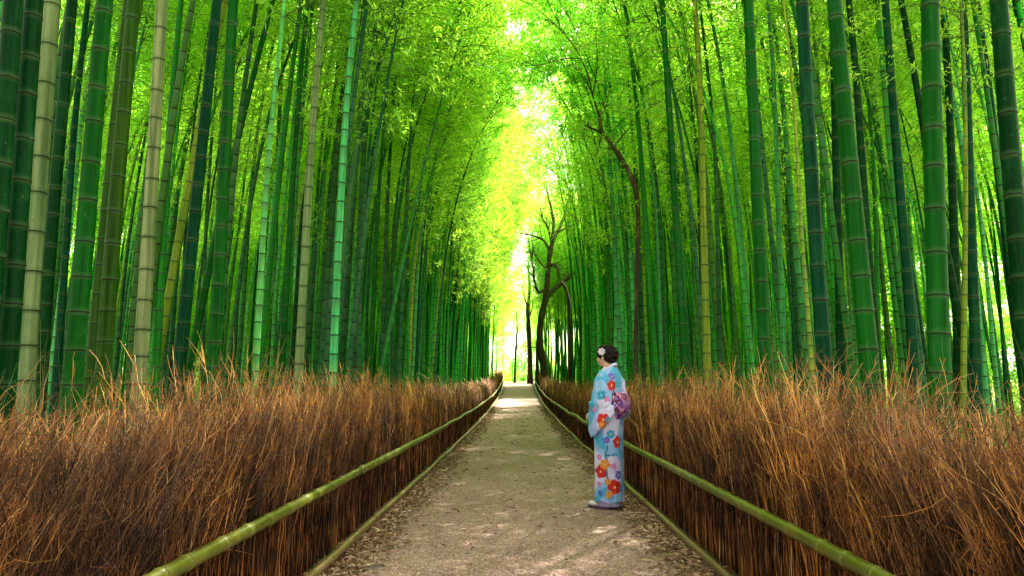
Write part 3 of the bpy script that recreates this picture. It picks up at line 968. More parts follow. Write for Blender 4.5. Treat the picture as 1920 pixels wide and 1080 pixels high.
shrub = empty("shrub", (-9.5, 30.0, float(ground_z(30))))
tag(shrub, "leafy green shrub growing among the distant bamboos of the left grove", "shrub")
CL1 = link("leaf_clump", clump_mesh(1, MAT_LEAF), shrub, (0, 0, 1.0)); CL1["kind"] = "stuff"
CL2 = link("leaf_clump", clump_mesh(2, MAT_LEAF_YEL), shrub, (1.1, 0.4, 1.5)); CL2["kind"] = "stuff"
V, Q, _ = tubes([[(0, 0, 0), (0.1, 0, 0.5), (0, 0, 1.1)], [(0, 0, 0), (0.5, 0.2, 0.7), (1.0, 0.4, 1.4)]], [[.04, .03, .02]] * 2, 6)
link("stem", raw_mesh("stem", V, Q, [MAT_BARK]), shrub)
for side in (-1, 1):
    pos, rot, scl = [], [], []
    for _ in range(900):
        x = side * rr.uniform(15, 27); y = rr.uniform(9, 75); z = float(ground_z(y)) + rr.uniform(0.3, 15.5)
        if rr.random() < 0.25: x = side * rr.uniform(9, 15); y = rr.uniform(24, 70); z = rr.uniform(2.5, 8)
        pos.append((x, y, z)); rot.append((rr.uniform(0, 6), rr.uniform(0, 6), rr.uniform(0, 6))); scl.append(rr.uniform(0.8, 1.6))
    if side > 0:
        for _ in range(150):
            pos.append((rr.uniform(-12, 12), rr.uniform(84, 100), rr.uniform(1.5, 14))); rot.append((rr.uniform(0, 6), rr.uniform(0, 6), 0)); scl.append(rr.uniform(1, 2.0))
    scatter("undergrowth", pos, rot, scl, [CL1, CL2], f"bright green leafy growth behind the culms of the {'left' if side < 0 else 'right'} grove", "undergrowth")


# ------------------------------------------------------------------ trees with trunks and crooked limbs
BR_LINES = {}


def twigs(parent, count, length, rad, seed):
    """fine bare twigs springing from the outer halves of the branches"""
    r = np.random.default_rng(seed)
    P, R = [], []
    lines = BR_LINES[parent.name]
    for _ in range(count):
        C = lines[r.integers(0, len(lines))]
        k = r.integers(len(C) // 3, len(C))
        d = (C[min(k, len(C) - 1)] - C[k - 1]); d = d / (np.linalg.norm(d) + 1e-6) + r.normal(0, 0.6, 3) + np.array([0, 0, 0.35]); d /= np.linalg.norm(d)
        L = length * r.uniform(0.4, 1.2)
        t = np.linspace(0, 1, 6)[:, None]
        P.append(C[k - 1] + d * L * t + r.normal(0, 0.05 * L, (6, 3)) * t + r.normal(0, 0.12, 3) * L * t ** 2)
        R.append(rad * (1.1 - t[:, 0]))
    V, Q, _ = tubes(P, R, 4)
    o = link('twigs', raw_mesh('twigs', V, Q, [MAT_BARK]), parent); o['kind'] = 'stuff'


def limb(line, Y, widths, parent, name, jit=0.0, seed=0):
    r = random.Random(seed)
    org = parent.location
    pts = []
    for i, (u, v) in enumerate(line):
        p = at(u, v, Y + jit * (i / max(1, len(line) - 1)))
        pts.append(np.array(p) - np.array(org))
    pts = np.array(pts); n = len(pts)
    t = np.linspace(0, n - 1, (n - 1) * 4 + 1)
    # smooth through the points
    from_ = []
    for q in t:
        i = min(int(q), n - 2); f = q - i
        p0, p1, p2, p3 = pts[max(0, i - 1)], pts[i], pts[i + 1], pts[min(n - 1, i + 2)]
        from_.append(0.5 * ((2 * p1) + (-p0 + p2) * f + (2 * p0 - 5 * p1 + 4 * p2 - p3) * f * f + (-p0 + 3 * p1 - 3 * p2 + p3) * f ** 3))
    C = np.array(from_)
    W = np.interp(t, np.linspace(0, n - 1, len(widths)), widths) * Y / F / 2
    W = W * np.array([1 + 0.08 * math.sin(q * 5 + seed) for q in t])
    if name == 'branch': BR_LINES.setdefault(parent.name, []).append(C)
    V, Q, _ = tubes([C], [W], 8)
    return link(name, raw_mesh(name, V, Q, [MAT_BARK]), parent)


def tree_leaves(parent, centers, Y, seed, n_each=420, rad=0.7):
    r = np.random.default_rng(seed)
    pos = []
    for (u, v, s) in centers:
        c = np.array(at(u, v, Y)) - np.array(parent.location)
        sub = c + r.normal(0, 1, (14, 3)) * rad * s * np.array([0.55, 0.7, 0.35])
        pos.append(sub[r.integers(0, 14, n_each)] + r.normal(0, 0.13 * rad * s, (n_each, 3)))
    pos = np.vstack(pos); n = len(pos)
    V, Q = leaf_quads(pos, r.normal(0, 1, (n, 3)) + np.array([0, 0, -0.3]), r.uniform(0.10, 0.18, n), r.uniform(0.04, 0.07, n), r)
    o = link("crown", raw_mesh("crown", V, Q, [MAT_LEAF_TREE], False, None, {"tint": np.repeat(np.clip(r.normal(0.5, 0.25, n), 0, 1), 4)}), parent)
    o["kind"] = "stuff"


Y1 = 50.0
b0 = at(1022, 716, Y1)
t1 = empty("tree", (b0.x, b0.y, float(ground_z(b0.y)))); tag(t1, "dark crooked tree with bare branches rising beside the far right end of the fence", "tree")
limb([(1023, 720), (1020, 690), (1014, 655), (1012, 620), (1016, 590), (1023, 560), (1026, 530), (1028, 500), (1032, 470), (1038, 445)], Y1, [18, 14, 12, 12, 12, 11, 10, 9, 8], t1, "trunk")
for i, (ln, ws, j) in enumerate([
    ([(1030, 470), (1020, 452), (1003, 443), (975, 437), (945, 430)], [5, 3.5, 3, 2, 1], -2),
    ([(1037, 447), (1038, 420), (1034, 392), (1026, 362), (1022, 330)], [8, 5, 4, 3, 1.5], 1),
    ([(1038, 448), (1050, 425), (1060, 400), (1066, 372), (1070, 340)], [7, 5, 4, 3, 1.5], 2),
    ([(1034, 455), (1028, 430), (1016, 405), (1012, 380)], [4, 3, 2, 1], -1),
    ([(1046, 435), (1068, 425), (1084, 420), (1100, 408)], [4, 3, 2, 1], 1),
    ([(1025, 558), (1036, 545), (1050, 533), (1066, 520), (1084, 505), (1108, 478), (1118, 460)], [9, 8, 7, 6, 5, 3, 2], 2),
    ([(1030, 498), (1040, 497), (1046, 505), (1048, 520)], [6, 6, 5, 2], -1),
    ([(1024, 540), (1010, 548), (1003, 530), (1000, 505), (994, 470)], [4, 4, 3, 2, 1], -2),
    ([(1024, 505), (1010, 488), (1000, 465), (995, 435)], [3, 3, 2, 1], 1),
    ([(1015, 600), (1008, 640), (1007, 690), (1006, 716)], [4, 4, 5, 5], 0)]):
    ws = [q * 1.25 for q in ws]
    limb(ln, Y1, ws, t1, "branch", j, i)
twigs(t1, 90, 1.9, 0.035, 4)
rt1 = random.Random(8)
tree_leaves(t1, [(rt1.uniform(985, 1090), rt1.uniform(120, 330), rt1.uniform(0.7, 1.1)) for _ in range(20)], Y1 + 5, 47, 800, 1.7)
tree_leaves(t1, [(rt1.uniform(925, 1000), rt1.uniform(270, 480), rt1.uniform(0.7, 1.1)) for _ in range(16)], Y1 - 1, 41, 520, 1.6)
tree_leaves(t1, [(1003, 500, 1.0), (990, 515, 1.0), (1020, 325, 1.3), (1065, 330, 1.2), (1040, 310, 1.4), (1100, 430, 1.0), (985, 400, .7)], Y1, 5, 420, 1.5)

Y2 = 61.0
b0 = at(994, 716, Y2)
t2 = empty("tree", (b0.x, b0.y, float(ground_z(b0.y)))); tag(t2, "straight grey-brown tree trunk standing where the path ends, left of the crooked tree", "tree")
limb([(994, 722), (994, 690), (993, 650), (991, 615), (990, 580), (993, 540), (990, 490)], Y2, [12, 10, 9, 9, 8, 5, 3], t2, "trunk")
limb([(991, 600), (997, 580), (1000, 560)], Y2, [3, 3, 1], t2, "branch", 1)
limb([(991, 585), (984, 560), (978, 530)], Y2, [3, 3, 1], t2, "branch", 1)
tree_leaves(t2, [(990, 500, 1.5), (975, 520, 1.2), (1000, 540, 1.0), (985, 560, 1.0)], Y2, 6, 400, 1.6)

Y3 = 63.0
b0 = at(966, 716, Y3)
t3 = empty("tree", (b0.x, b0.y, float(ground_z(b0.y)))); tag(t3, "thin young tree standing in the bright gap at the end of the path", "tree")
limb([(965, 722), (966, 680), (968, 640), (970, 610), (968, 580)], Y3, [5, 4, 3.5, 3, 1.5], t3, "trunk")
limb([(967, 660), (972, 645), (978, 636)], Y3, [2, 2, 1], t3, "branch", 1)
tree_leaves(t3, [(968, 585, 1.2), (958, 600, 1.0), (980, 600, .8)], Y3, 7, 300, 1.5)

Y4 = 42.0
b0 = at(1066, 730, Y4)
t4 = empty("tree", (b0.x, b0.y, float(ground_z(b0.y)))); tag(t4, "slim dark leaning trunk among bamboos just right of the crooked tree", "tree")
limb([(1067, 732), (1068, 690), (1069, 640), (1067, 600), (1066, 565), (1060, 540), (1052, 528)], Y4, [10, 8, 8, 7, 7, 6, 4], t4, "trunk")

Y5 = 13.0
b0 = at(1192, 740, Y5)
t5 = empty("tree", (b0.x, b0.y, float(ground_z(b0.y)))); tag(t5, "dark twisting tree high above the woman, its trunk winding between the right bamboos", "tree")
limb([(1189, 850), (1190, 770), (1192, 700), (1193, 600), (1195, 500), (1196, 400), (1190, 350), (1176, 318), (1158, 288), (1141, 262), (1128, 244), (1123, 215), (1112, 182), (1106, 150)], Y5, [8, 8, 8, 8, 8, 9, 10, 11, 10, 8, 7, 5, 3, 2], t5, "trunk")
for i, (ln, ws, j) in enumerate([
    ([(1130, 250), (1118, 244), (1106, 240), (1096, 234)], [5, 4, 3, 1.5], -.5),
    ([(1124, 222), (1134, 205), (1138, 185), (1146, 160)], [4, 3, 2, 1], .5),
    ([(1150, 275), (1166, 256), (1180, 240), (1186, 220)], [4, 3, 2, 1], .7),
    ([(1116, 195), (1108, 170), (1096, 150), (1080, 128)], [3, 2, 1.5, 1], -.7),
    ([(1128, 244), (1124, 270), (1118, 290)], [3, 2, 1], .3)]):
    limb(ln, Y5, ws, t5, "branch", j, i)
for i, (ln, ws, j) in enumerate([
    ([(1106, 152), (1085, 100), (1050, 55), (1010, 20), (960, -10)], [3, 2.5, 2, 1.5, 1], 2),
    ([(1112, 175), (1120, 120), (1118, 60), (1125, 0)], [3, 2.5, 2, 1], 1),
    ([(1090, 110), (1060, 110), (1020, 120), (985, 125)], [2, 2, 1.5, 1], -1),
    ([(1060, 65), (1030, 10), (1015, -40)], [2, 1.5, 1], 1)]):
    limb(ln, Y5, ws, t5, "branch", j, 20 + i)
twigs(t5, 60, 0.5, 0.008, 6)
rt = random.Random(77)
tree_leaves(t5, [(rt.uniform(890, 1185), rt.triangular(-60, 210, 0), rt.uniform(0.8, 1.5)) for _ in range(34)], 20.0, 19, 260, 0.62)
tree_leaves(t5, [(rt.uniform(920, 1030), rt.uniform(-50, 140), rt.uniform(0.8, 1.3)) for _ in range(14)], 23.0, 29, 260, 0.7)
tree_leaves(t5, [(rt.uniform(880, 1120), rt.uniform(-60, 50), rt.uniform(0.8, 1.3)) for _ in range(12)], 18.0, 31, 300, 0.6)
tree_leaves(t5, [(1100, 150, 1.0), (1085, 130, 1.0), (1150, 150, 1.0), (1095, 225, .8), (1190, 215, .9), (1125, 120, 1.1), (1060, 110, 1.0)], 17.0, 9, 420, 0.75)


Y6 = 40.0
b0 = at(1096, 740, Y6)
t6 = empty("tree", (b0.x, b0.y, float(ground_z(Y6)))); tag(t6, "thin trunked leafy tree behind the bamboos left of the woman, crown over the path", "tree")
limb([(1096, 745), (1096, 600), (1090, 480), (1078, 400), (1060, 340), (1040, 300), (1020, 250)], Y6, [8, 7, 6, 5, 4, 3, 1.5], t6, "trunk")
for i, (ln, ws, j) in enumerate([([(1078, 400), (1100, 340), (1110, 290)], [4, 3, 1], 1), ([(1060, 340), (1020, 310), (985, 300)], [3, 2, 1], -1), ([(1045, 310), (1060, 260), (1065, 220)], [3, 2, 1], 1)]):
    limb(ln, Y6, ws, t6, "branch", j, 40 + i)
tree_leaves(t6, [(rt.uniform(925, 1010), rt.uniform(90, 300), rt.uniform(0.7, 1.2)) for _ in range(14)], Y6 - 2, 43, 620, 1.3)
tree_leaves(t6, [(rt.uniform(940, 1130), rt.uniform(130, 330), rt.uniform(0.7, 1.5)) for _ in range(34)], Y6, 23, 700, 1.2)


# ------------------------------------------------------------------ litter, stones, stick
def litter():
    r = np.random.default_rng(21)
    n = 26000
    y = np.concatenate([r.uniform(3.8, 10, n // 2), r.uniform(10, 34, n // 2)])
    sd = np.where(r.random(n) < 0.5, -1, 1)
    x = sd * (1.36 - np.abs(r.normal(0, 0.17, n)) - 0.03)
    stray = r.random(n) < 0.05
    x = np.where(stray, r.uniform(-1.3, 1.3, n), x)
    z = ground_z(y) + 0.022 + 0.02 * (1 - (x / 1.34) ** 2) + r.uniform(0, 0.016, n)
    d = r.normal(0, 1, (n, 3)); d[:, 2] *= 0.25
    s = np.where(y > 10, 1.5, 1.0)
    V, Q = leaf_quads(np.stack([x, y, z], 1), d, r.uniform(0.03, 0.085, n) * s, r.uniform(0.009, 0.022, n) * s, r)
    V[:, 2] = np.maximum(V[:, 2], np.repeat(z, 4) - 0.006)
    m, nt, b = new_mat("fallen_leaf")
    a = nd(nt, "ShaderNodeAttribute", attribute_name="tint")
    rp = ramp(nt, [(0.0, (0.08, 0.04, 0.02)), (0.35, (0.24, 0.13, 0.06)), (0.7, (0.46, 0.30, 0.17)), (0.95, (0.60, 0.46, 0.30)), (1.0, (0.20, 0.20, 0.05))])
    nt.links.new(a.outputs["Fac"], rp.inputs[0]); nt.links.new(rp.outputs[0], b.inputs["Base Color"])
    b.inputs["Roughness"].default_value = 0.7
    o = link("fallen_leaves", raw_mesh("fallen_leaves", V, Q, [m], False, None, {"tint": np.repeat(r.random(n), 4)}))
    tag(o, "dry bamboo leaves littered along both borders of the path", "leaf litter", None, "stuff")


litter()
MAT_STONE = plain("edging_stone", (0.15, 0.125, 0.095), 0.9, 22, 0.5)
r = random.Random(9)
for i, (u, v) in enumerate([(652, 1066), (690, 1056), (712, 1048), (668, 1036), (706, 1022), (738, 1016), (726, 1000), (745, 985), (760, 962), (790, 938), (806, 918), (846, 868)]):
    Y = H * F / (v - VY) * 1.0
    p = at(u, v, Y)
    bm = bmesh.new()
    bmesh.ops.create_icosphere(bm, subdivisions=2, radius=1)
    sx, sy, sz = r.uniform(0.035, 0.065), r.uniform(0.03, 0.05), r.uniform(0.014, 0.022)
    for vv in bm.verts:
        k = 1 + 0.3 * mnoise.noise(vv.co * 1.3 + Vector((i * 5, 0, 0)))
        vv.co = Vector((vv.co.x * sx * k, vv.co.y * sy * k, max(-0.02, vv.co.z * sz * k)))
    me = bpy.data.meshes.new("stone"); bm.to_mesh(me); bm.free(); me.materials.append(MAT_STONE)
    me.polygons.foreach_set("use_smooth", np.ones(len(me.polygons), bool))
    o = link("stone", me, None, (p.x, p.y, 0.018)); o.rotation_euler = (0, 0, r.uniform(0, 6))
    tag(o, "flat brown stone half buried along the left path border" + ([", closest to the camera"] + [f", {w_} closest to the camera" for w_ in "second third fourth fifth sixth seventh eighth ninth tenth eleventh".split()] + [", farthest off"])[i], "stone", "stones half buried along the left border")
# fallen stick on the path
q = H * F / (806 - VY)
pa, pb, pc = at(878, 800, q), at(900, 808, q), at(922, 806, q)
C = np.array([(p.x, p.y + dy, 0.045) for p, dy in ((pa, 0.25), (pb, 0.0), (pc, -0.05))])
org = C[1].copy(); org[2] = 0.03
V, Q, _ = tubes([C - org, C - org + np.array([[0, .05, 0], [.03, .12, .01], [.06, .3, .02]])], [[.016, .014, .008], [.008, .008, .004]], 7)
st = link("fallen_stick", raw_mesh("fallen_stick", V, Q, [plain("dead_wood", (0.26, 0.18, 0.11), 0.8, 30, 0.4)]), None, tuple(org))
tag(st, "pale broken stick lying at the left edge of the path in the middle distance", "stick")
# moss and small weeds at the right border
rw = np.random.default_rng(31)
n = 1100
yy = rw.uniform(8, 24, n); sd = np.where(rw.random(n) < 0.85, 1, -1)
xx = sd * (1.32 - np.abs(rw.normal(0, 0.09, n)))
V, Q = leaf_quads(np.stack([xx, yy, ground_z(yy) + 0.02], 1), rw.normal(0, 0.6, (n, 3)) + np.array([0, 0, 0.8]), rw.uniform(0.02, 0.05, n), rw.uniform(0.008, 0.016, n), rw)
V[:, 2] = np.maximum(V[:, 2], ground_z(V[:, 1]) + 0.012)
tag(link("border_weeds", raw_mesh("border_weeds", V, Q, [leaf_material("weed_leaf", (0.10, 0.12, 0.02), (0.1, 0.14, 0.02))], False, None, {"tint": np.repeat(rw.random(n), 4)})), "short weeds and moss growing under the lower rails", "weeds", None, "stuff")
# green grass tufts growing up through the top of the brushwood / behind it
n = 9000
yy = rw.uniform(1.5, 26, n); sd = np.where(rw.random(n) < 0.5, 1, -1)
cl = np.sin(yy * 3.3 + sd) + np.sin(yy * 7.9)
xx = sd * rw.uniform(2.0, 2.7, n)
keep = cl + rw.normal(0, 0.6, n) > 0.3
xx, yy, sd = xx[keep], yy[keep], sd[keep]; n = len(xx)
hh = rw.uniform(0.8, 1.55, n)
t = np.linspace(0, 1, 4)[None, :]
P = np.stack([xx[:, None] + rw.normal(0, .12, n)[:, None] * t ** 2, yy[:, None] + (rw.normal(0.15, .12, n))[:, None] * t ** 2, ground_z(yy)[:, None] + hh[:, None] * t], -1)
V, Q, _ = tubes(P, (rw.uniform(0.0012, 0.003, n) * (1 + yy / 12))[:, None] * (1.1 - t), 3)
tag(link("grass_stems", raw_mesh("grass_stems", V, Q, [plain("green_stem", (0.10, 0.17, 0.03), 0.6)])), "thin green stems growing up behind the brushwood fences", "grass", None, "stuff")


# ------------------------------------------------------------------ the woman in the kimono
def s2l(c):
    c = np.asarray(c, float) / 255
    return np.where(c <= 0.04045, c / 12.92, ((c + 0.055) / 1.055) ** 2.4)


PY = H * F / (947 - VY)
pf = at(1143, 947, PY)
woman = empty("person", (pf.x, pf.y, 0.028), (0, 0, math.atan2(0.50, -0.866)))
tag(woman, "woman in a light blue flowered kimono with white hair flower standing on the path", "person")
WM = Matrix.Translation(woman.location) @ Euler(woman.rotation_euler).to_matrix().to_4x4()
WMn = np.array(WM)


def interp_rows(rows, zs):
    rows = np.array(rows, float)
    return [np.interp(zs, rows[:, 0], rows[:, k]) for k in range(1, rows.shape[1])]


def smooth1(a, n=6):
    a = a.copy()
    for _ in range(n): a[1:-1] = (a[:-2] + 2 * a[1:-1] + a[2:]) / 4
    return a


def gown(rows, nz, nu, fold, seed, hem_wave=0.0):
    zs = np.linspace(rows[0][0], rows[-1][0], nz)
    cx, a, b = [smooth1(q, 8) for q in interp_rows(rows, zs)]
    th = np.arange(nu) * 2 * math.pi / nu
    V = np.zeros((nz, nu, 3))
    for j, z in enumerate(zs):
        low = max(0.0, 1 - z / 0.95)
        f = 1 + fold * (0.35 + low) * (0.5 * np.sin(th * 7 + seed + z * 1.5) + 0.45 * np.sin(th * 13 + z * 3 + seed) + 0.3 * np.sin(th * 3 - z * 5) + 0.25 * np.sin(th * 23 + z * 9))
        # the front panel overlaps the other in a straight vertical edge on her left front
        ov = 0.012 * (np.clip((np.sin(th - 0.9) + 0.2) * 8, 0, 1)) * (z < 0.93)
        e = 2.3
        c_, s_ = np.cos(th), np.sin(th)
        rr_ = (np.abs(c_) ** e + np.abs(s_) ** e) ** (-1 / e)
        V[j, :, 0] = cx[j] + a[j] * rr_ * c_ * f + ov * c_
        V[j, :, 1] = b[j] * rr_ * s_ * f + ov * s_
        V[j, :, 2] = z + hem_wave * math.exp(-(z - zs[0]) * 30) * np.sin(th * 5 + seed)
    return V.reshape(-1, 3), grid_faces(nu, nz, True)


def loft(secs, n_len, nu, e=2.2, wob=0.0, seed=0):
    """secs: list of (centre, half vectors A, half vectors B)"""
    secs = [tuple(np.array(q, float) for q in s_) for s_ in secs]
    t = np.linspace(0, len(secs) - 1, n_len)
    th = np.arange(nu) * 2 * math.pi / nu
    arr = []
    k = np.arange(len(secs))
    for comp in range(3):
        M_ = np.array([s_[comp] for s_ in secs])
        arr.append(np.stack([smooth1(np.interp(t, k, M_[:, i]), 5) for i in range(3)], 1))
    C, A, B = arr
    c_, s_ = np.cos(th), np.sin(th)
    rad = (np.abs(c_) ** e + np.abs(s_) ** e) ** (-1 / e)
    f = rad[None, :] * (1 + wob * (np.sin(th[None, :] * 4 + t[:, None] * 2.3 + seed) + 0.7 * np.sin(th[None, :] * 7 - t[:, None] * 3.1)))
    V = C[:, None] + A[:, None] * (c_ * f)[..., None] + B[:, None] * (s_ * f)[..., None]
    V = V.reshape(-1, 3)
    Q = grid_faces(nu, n_len, True)
    # close both ends with small shrunken rings
    def endcap(row, off):
        ring = V[row * nu:(row + 1) * nu]; c = ring.mean(0)
        extra = [c + (ring - c) * q for q in (0.6, 0.15)]
        return np.vstack(extra)
    E0, E1 = endcap(0, 0), endcap(n_len - 1, 0)
    n0 = len(V)
    V = np.vstack([V, E0, E1])
    def q2(a0, b0_, flip):
        out = []
        for i in range(nu):
            j = (i + 1) % nu
            out.append((a0 + i, a0 + j, b0_ + j, b0_ + i) if flip else (a0 + i, b0_ + i, b0_ + j, a0 + j))
        return out
    ex = q2(0, n0, False) + q2(n0, n0 + nu, False) + q2((n_len - 1) * nu, n0 + 2 * nu, True) + q2(n0 + 2 * nu, n0 + 3 * nu, True)
    return V, np.vstack([Q, np.array(ex)])


KV, KQ = gown([(0.075, 0.0, 0.132, 0.150), (0.30, 0, 0.128, 0.150), (0.60, 0, 0.124, 0.156), (0.80, 0, 0.128, 0.166), (0.90, -0.005, 0.130, 0.170), (1.0, -0.005, 0.118, 0.150),
               (1.12, -0.012, 0.120, 0.158), (1.22, -0.022, 0.118, 0.180), (1.29, -0.028, 0.108, 0.176), (1.34, -0.032, 0.092, 0.140), (1.375, -0.036, 0.076, 0.095), (1.395, -0.038, 0.066, 0.070)], 200, 150, 0.045, 1.0, 0.008)


def sleeve(sgn):
    def P(x, y, z): return (x, y * sgn, z)
    arm = [(P(-.02, .12, 1.28), (.075, 0, .02), P(0, .03, .075)),
           (P(-.03, .165, 1.235), (.09, 0, 0), P(0, .065, .055)),
           (P(-.03, .20, 1.13), (.095, 0, 0), P(0, .062, .03)),
           (P(-.015, .215, 1.03), (.10, 0, .03), P(0, .058, .0)),
           (P(.055, .195, .975), (.05, 0, .080), P(.02, .048, 0)),
           (P(.13, .125, .945), (.02, 0, .070), P(.03, .04, 0)),
           (P(.185, .065, .930), (.012, 0, .062), P(.03, .03, 0)),
           (P(.240, .010, .912), (.006, 0, .052), P(.02, .026, 0)), (P(.262, -.002, .908), (.004, 0, .046), P(.02, .026, 0))]
    arm = [(( .05 + (c_[0] - .05) * .62 if c_[0] > .05 else c_[0], c_[1], c_[2]), a_, b_) for c_, a_, b_ in arm]
    v1, q1 = loft(arm, 90, 56, 2.1, 0.07, 2)
    bag = [(P(.135, .165, .840), (.0, 0, .100), P(.0, .020, 0)),
           (P(.105, .190, .820), (.0, 0, .118), P(.0, .028, 0)),
           (P(.04, .210, .845), (.0, 0, .110), P(.0, .034, 0)),
           (P(-.03, .220, .885), (.0, 0, .098), P(.0, .034, 0)),
           (P(-.10, .222, .935), (.0, 0, .075), P(.0, .028, 0)),
           (P(-.155, .215, .975), (.0, 0, .045), P(.0, .016, 0))]
    v2, q2 = loft(bag, 60, 64, 3.2, 0.06, 5)
    return merge([(v1, q1), (v2, q2)])


SLL, SLR = sleeve(1), sleeve(-1)
# --- the printed cloth: flowers laid out on the surface
RED, ORG, CYA, PUR, PNK, BLU, TEA = (222, 22, 18), (243, 158, 60), (45, 170, 205), (120, 105, 200), (228, 130, 190), (60, 120, 210), (30, 140, 150)
prints = [(1149, 722, 9, 5, RED), (1127, 740, 10, 4, CYA), (1147, 704, 8, 5, PUR), (1156, 702, 5, 5, CYA), (1139, 747, 6, 5, PNK), (1129, 787, 10, 5, RED), (1127, 799, 6, 5, ORG),
          (1142, 790, 7, 4, CYA), (1160, 828, 9, 5, RED), (1136, 824, 7, 5, PUR), (1146, 812, 9, 6, CYA), (1124, 884, 10, 5, RED), (1132, 869, 8, 5, ORG), (1151, 912, 11, 5, RED),
          (1141, 902, 5, 5, ORG), (1144, 926, 6, 5, ORG), (1162, 889, 9, 5, PUR), (1121, 857, 6, 5, PNK), (1121, 907, 5, 5, PNK), (1123, 924, 6, 5, BLU), (1167, 915, 7, 5, BLU), 
          (1113, 768, 5, 5, PNK), (1160, 720, 7, 4, CYA), (1166, 735, 6, 5, BLU), (1151, 873, 6, 5, PNK)]
prints = [(1137, v_, 1.9, 4, TEA) for v_ in range(836, 896, 1)] + [(u_, 852, 1.9, 4, CYA) for u_ in range(1137, 1160, 1)] + prints
allV = np.vstack([KV, SLL[0], SLR[0]])
wv_ = (WMn[:3, :3] @ allV.T).T + WMn[:3, 3]
Rt = np.array(cam_R).T
cv = (Rt @ (wv_ - np.array([0, 0, H])).T).T
UU, VV_ = 960 + F * cv[:, 0] / -cv[:, 2], 540 - F * cv[:, 1] / -cv[:, 2]
centers = []
for (u, v, rad, pet, c) in prints:
    dpx = np.hypot(UU - u, VV_ - v)
    near = np.where(dpx < 2.6)[0]
    k = near[np.argmin(-cv[near, 2])] if len(near) else int(np.argmin(dpx))
    centers.append((allV[k], rad * PY / F * (1.2 if c in (RED, ORG) else 0.9), pet, c))
rk = random.Random(12)
for _ in range(60):
    k = rk.randrange(len(allV)); p = allV[k]
    if all(np.linalg.norm(p - c[0]) > 0.10 for c in centers):
        centers.append((p, rk.uniform(0.025, 0.055), 5, rk.choice([RED, ORG, CYA, PUR, PNK, BLU])))


def cloth_colors(V, seed=0.0):
    n = len(V)
    base = np.zeros((n, 3))
    for i, p in enumerate(V):
        q = mnoise.noise((p[0] * 5 + seed, p[1] * 5, p[2] * 4)); q2_ = mnoise.noise((p[0] * 7 + 9, p[1] * 7, p[2] * 6 + seed))
        c = np.array([150, 200, 240.])
        if q > 0.16: c = np.array([70, 180, 222.])
        elif q < -0.12: c = np.array([226, 224, 246.])
        if q2_ > 0.30: c = c * 0.4 + np.array([205, 190, 238]) * 0.6
        base[i] = c
    for (ctr, rad, pet, col_) in centers:
        d = V - ctr
        dist = np.linalg.norm(d, axis=1)
        m_ = dist < rad * 1.3
        if not m_.any(): continue
        dd = d[m_]
        nrm = ctr - np.array([ctr[0] * 0, 0, 0]); nrm = np.array([ctr[0], ctr[1], 0.0]); nrm /= np.linalg.norm(nrm) + 1e-6
        t1_ = np.cross([0, 0, 1], nrm)
        a_ = dd @ t1_; b_ = dd[:, 2]
        ang = np.arctan2(b_, a_) + ctr[2] * 9
        edge = rad * (0.80 + 0.20 * np.abs(np.cos(ang * pet / 2)) * 1.2)
        r_ = np.hypot(a_, b_)
        ins = r_ < edge
        cc = np.tile(np.array(col_, float), (len(dd), 1))
        line = np.abs(np.sin(ang * pet / 2)) < 0.16
        cc[line & (r_ > rad * 0.3)] *= 0.72
        if rad > 0.015: cc[r_ < rad * 0.17] = (250, 215, 110)
        idx_ = np.where(m_)[0][ins]
        base[idx_] = cc[ins]
    return s2l(base)


mk, ntk, bk = new_mat("kimono_cloth")
ak = nd(ntk, "ShaderNodeAttribute", attribute_name="print")
sck = nd(ntk, "ShaderNodeMix"); sck.data_type = 'RGBA'; sck.blend_type = 'MULTIPLY'; sck.inputs[0].default_value = 1; sck.inputs[7].default_value = (0.74, 0.76, 0.84, 1)
ntk.links.new(ak.outputs["Color"], sck.inputs[6]); ntk.links.new(sck.outputs[2], bk.inputs["Base Color"])
bk.inputs["Roughness"].default_value = 0.7
bk.inputs["Sheen Weight"].default_value = 0.15
kim = link("kimono", raw_mesh("kimono", KV, KQ, [mk], True, None, {"print": cloth_colors(KV)}), woman)
for nm, (v_, q_) in (("sleeve", SLL), ("sleeve", SLR)):
    link(nm, raw_mesh(nm, v_, q_, [mk], True, None, {"print": cloth_colors(v_)}), kim)
# under-robe seen below the hem
UV_, UQ = gown([(0.03, -0.005, 0.105, 0.12), (0.12, 0, 0.115, 0.13), (0.2, 0, 0.11, 0.13)], 14, 60, 0.03, 2.0)
link("under_robe", raw_mesh("under_robe", UV_, UQ, [plain("lavender_cloth", (0.38, 0.33, 0.55), 0.8)], True), woman)
# collar: a folded band, standing off the nape and crossing in front
cp, cr = [], []
for k in range(33):
    a_ = -math.pi * 0.93 + k / 32 * math.pi * 1.86          # 0 = nape
    x = -0.034 - 0.062 * math.cos(a_) ; y = 0.066 * math.sin(a_)
    z = 1.372 + 0.038 * math.cos(a_) - 0.030 * max(0, -math.cos(a_)) ** 2
    cp.append((x, y, z)); cr.append(0.0125)
V, Q, _ = tubes([cp], [cr], 10)
cc_ = np.array(cp).mean(0)
V[:, 2] = cc_[2] + (V[:, 2] - cc_[2]) * 1.35
link("collar", raw_mesh("collar", V, Q, [plain("collar_cloth", (0.55, 0.62, 0.80), 0.8)], True), kim)
V, Q, _ = tubes([[(p[0] * 0.86 - 0.004, p[1] * 0.84, p[2] + 0.004) for p in cp]], [[0.009] * 33], 8)
link("under_collar", raw_mesh("under_collar", V, Q, [plain("red_collar", (0.5, 0.06, 0.06), 0.8)], True), kim)
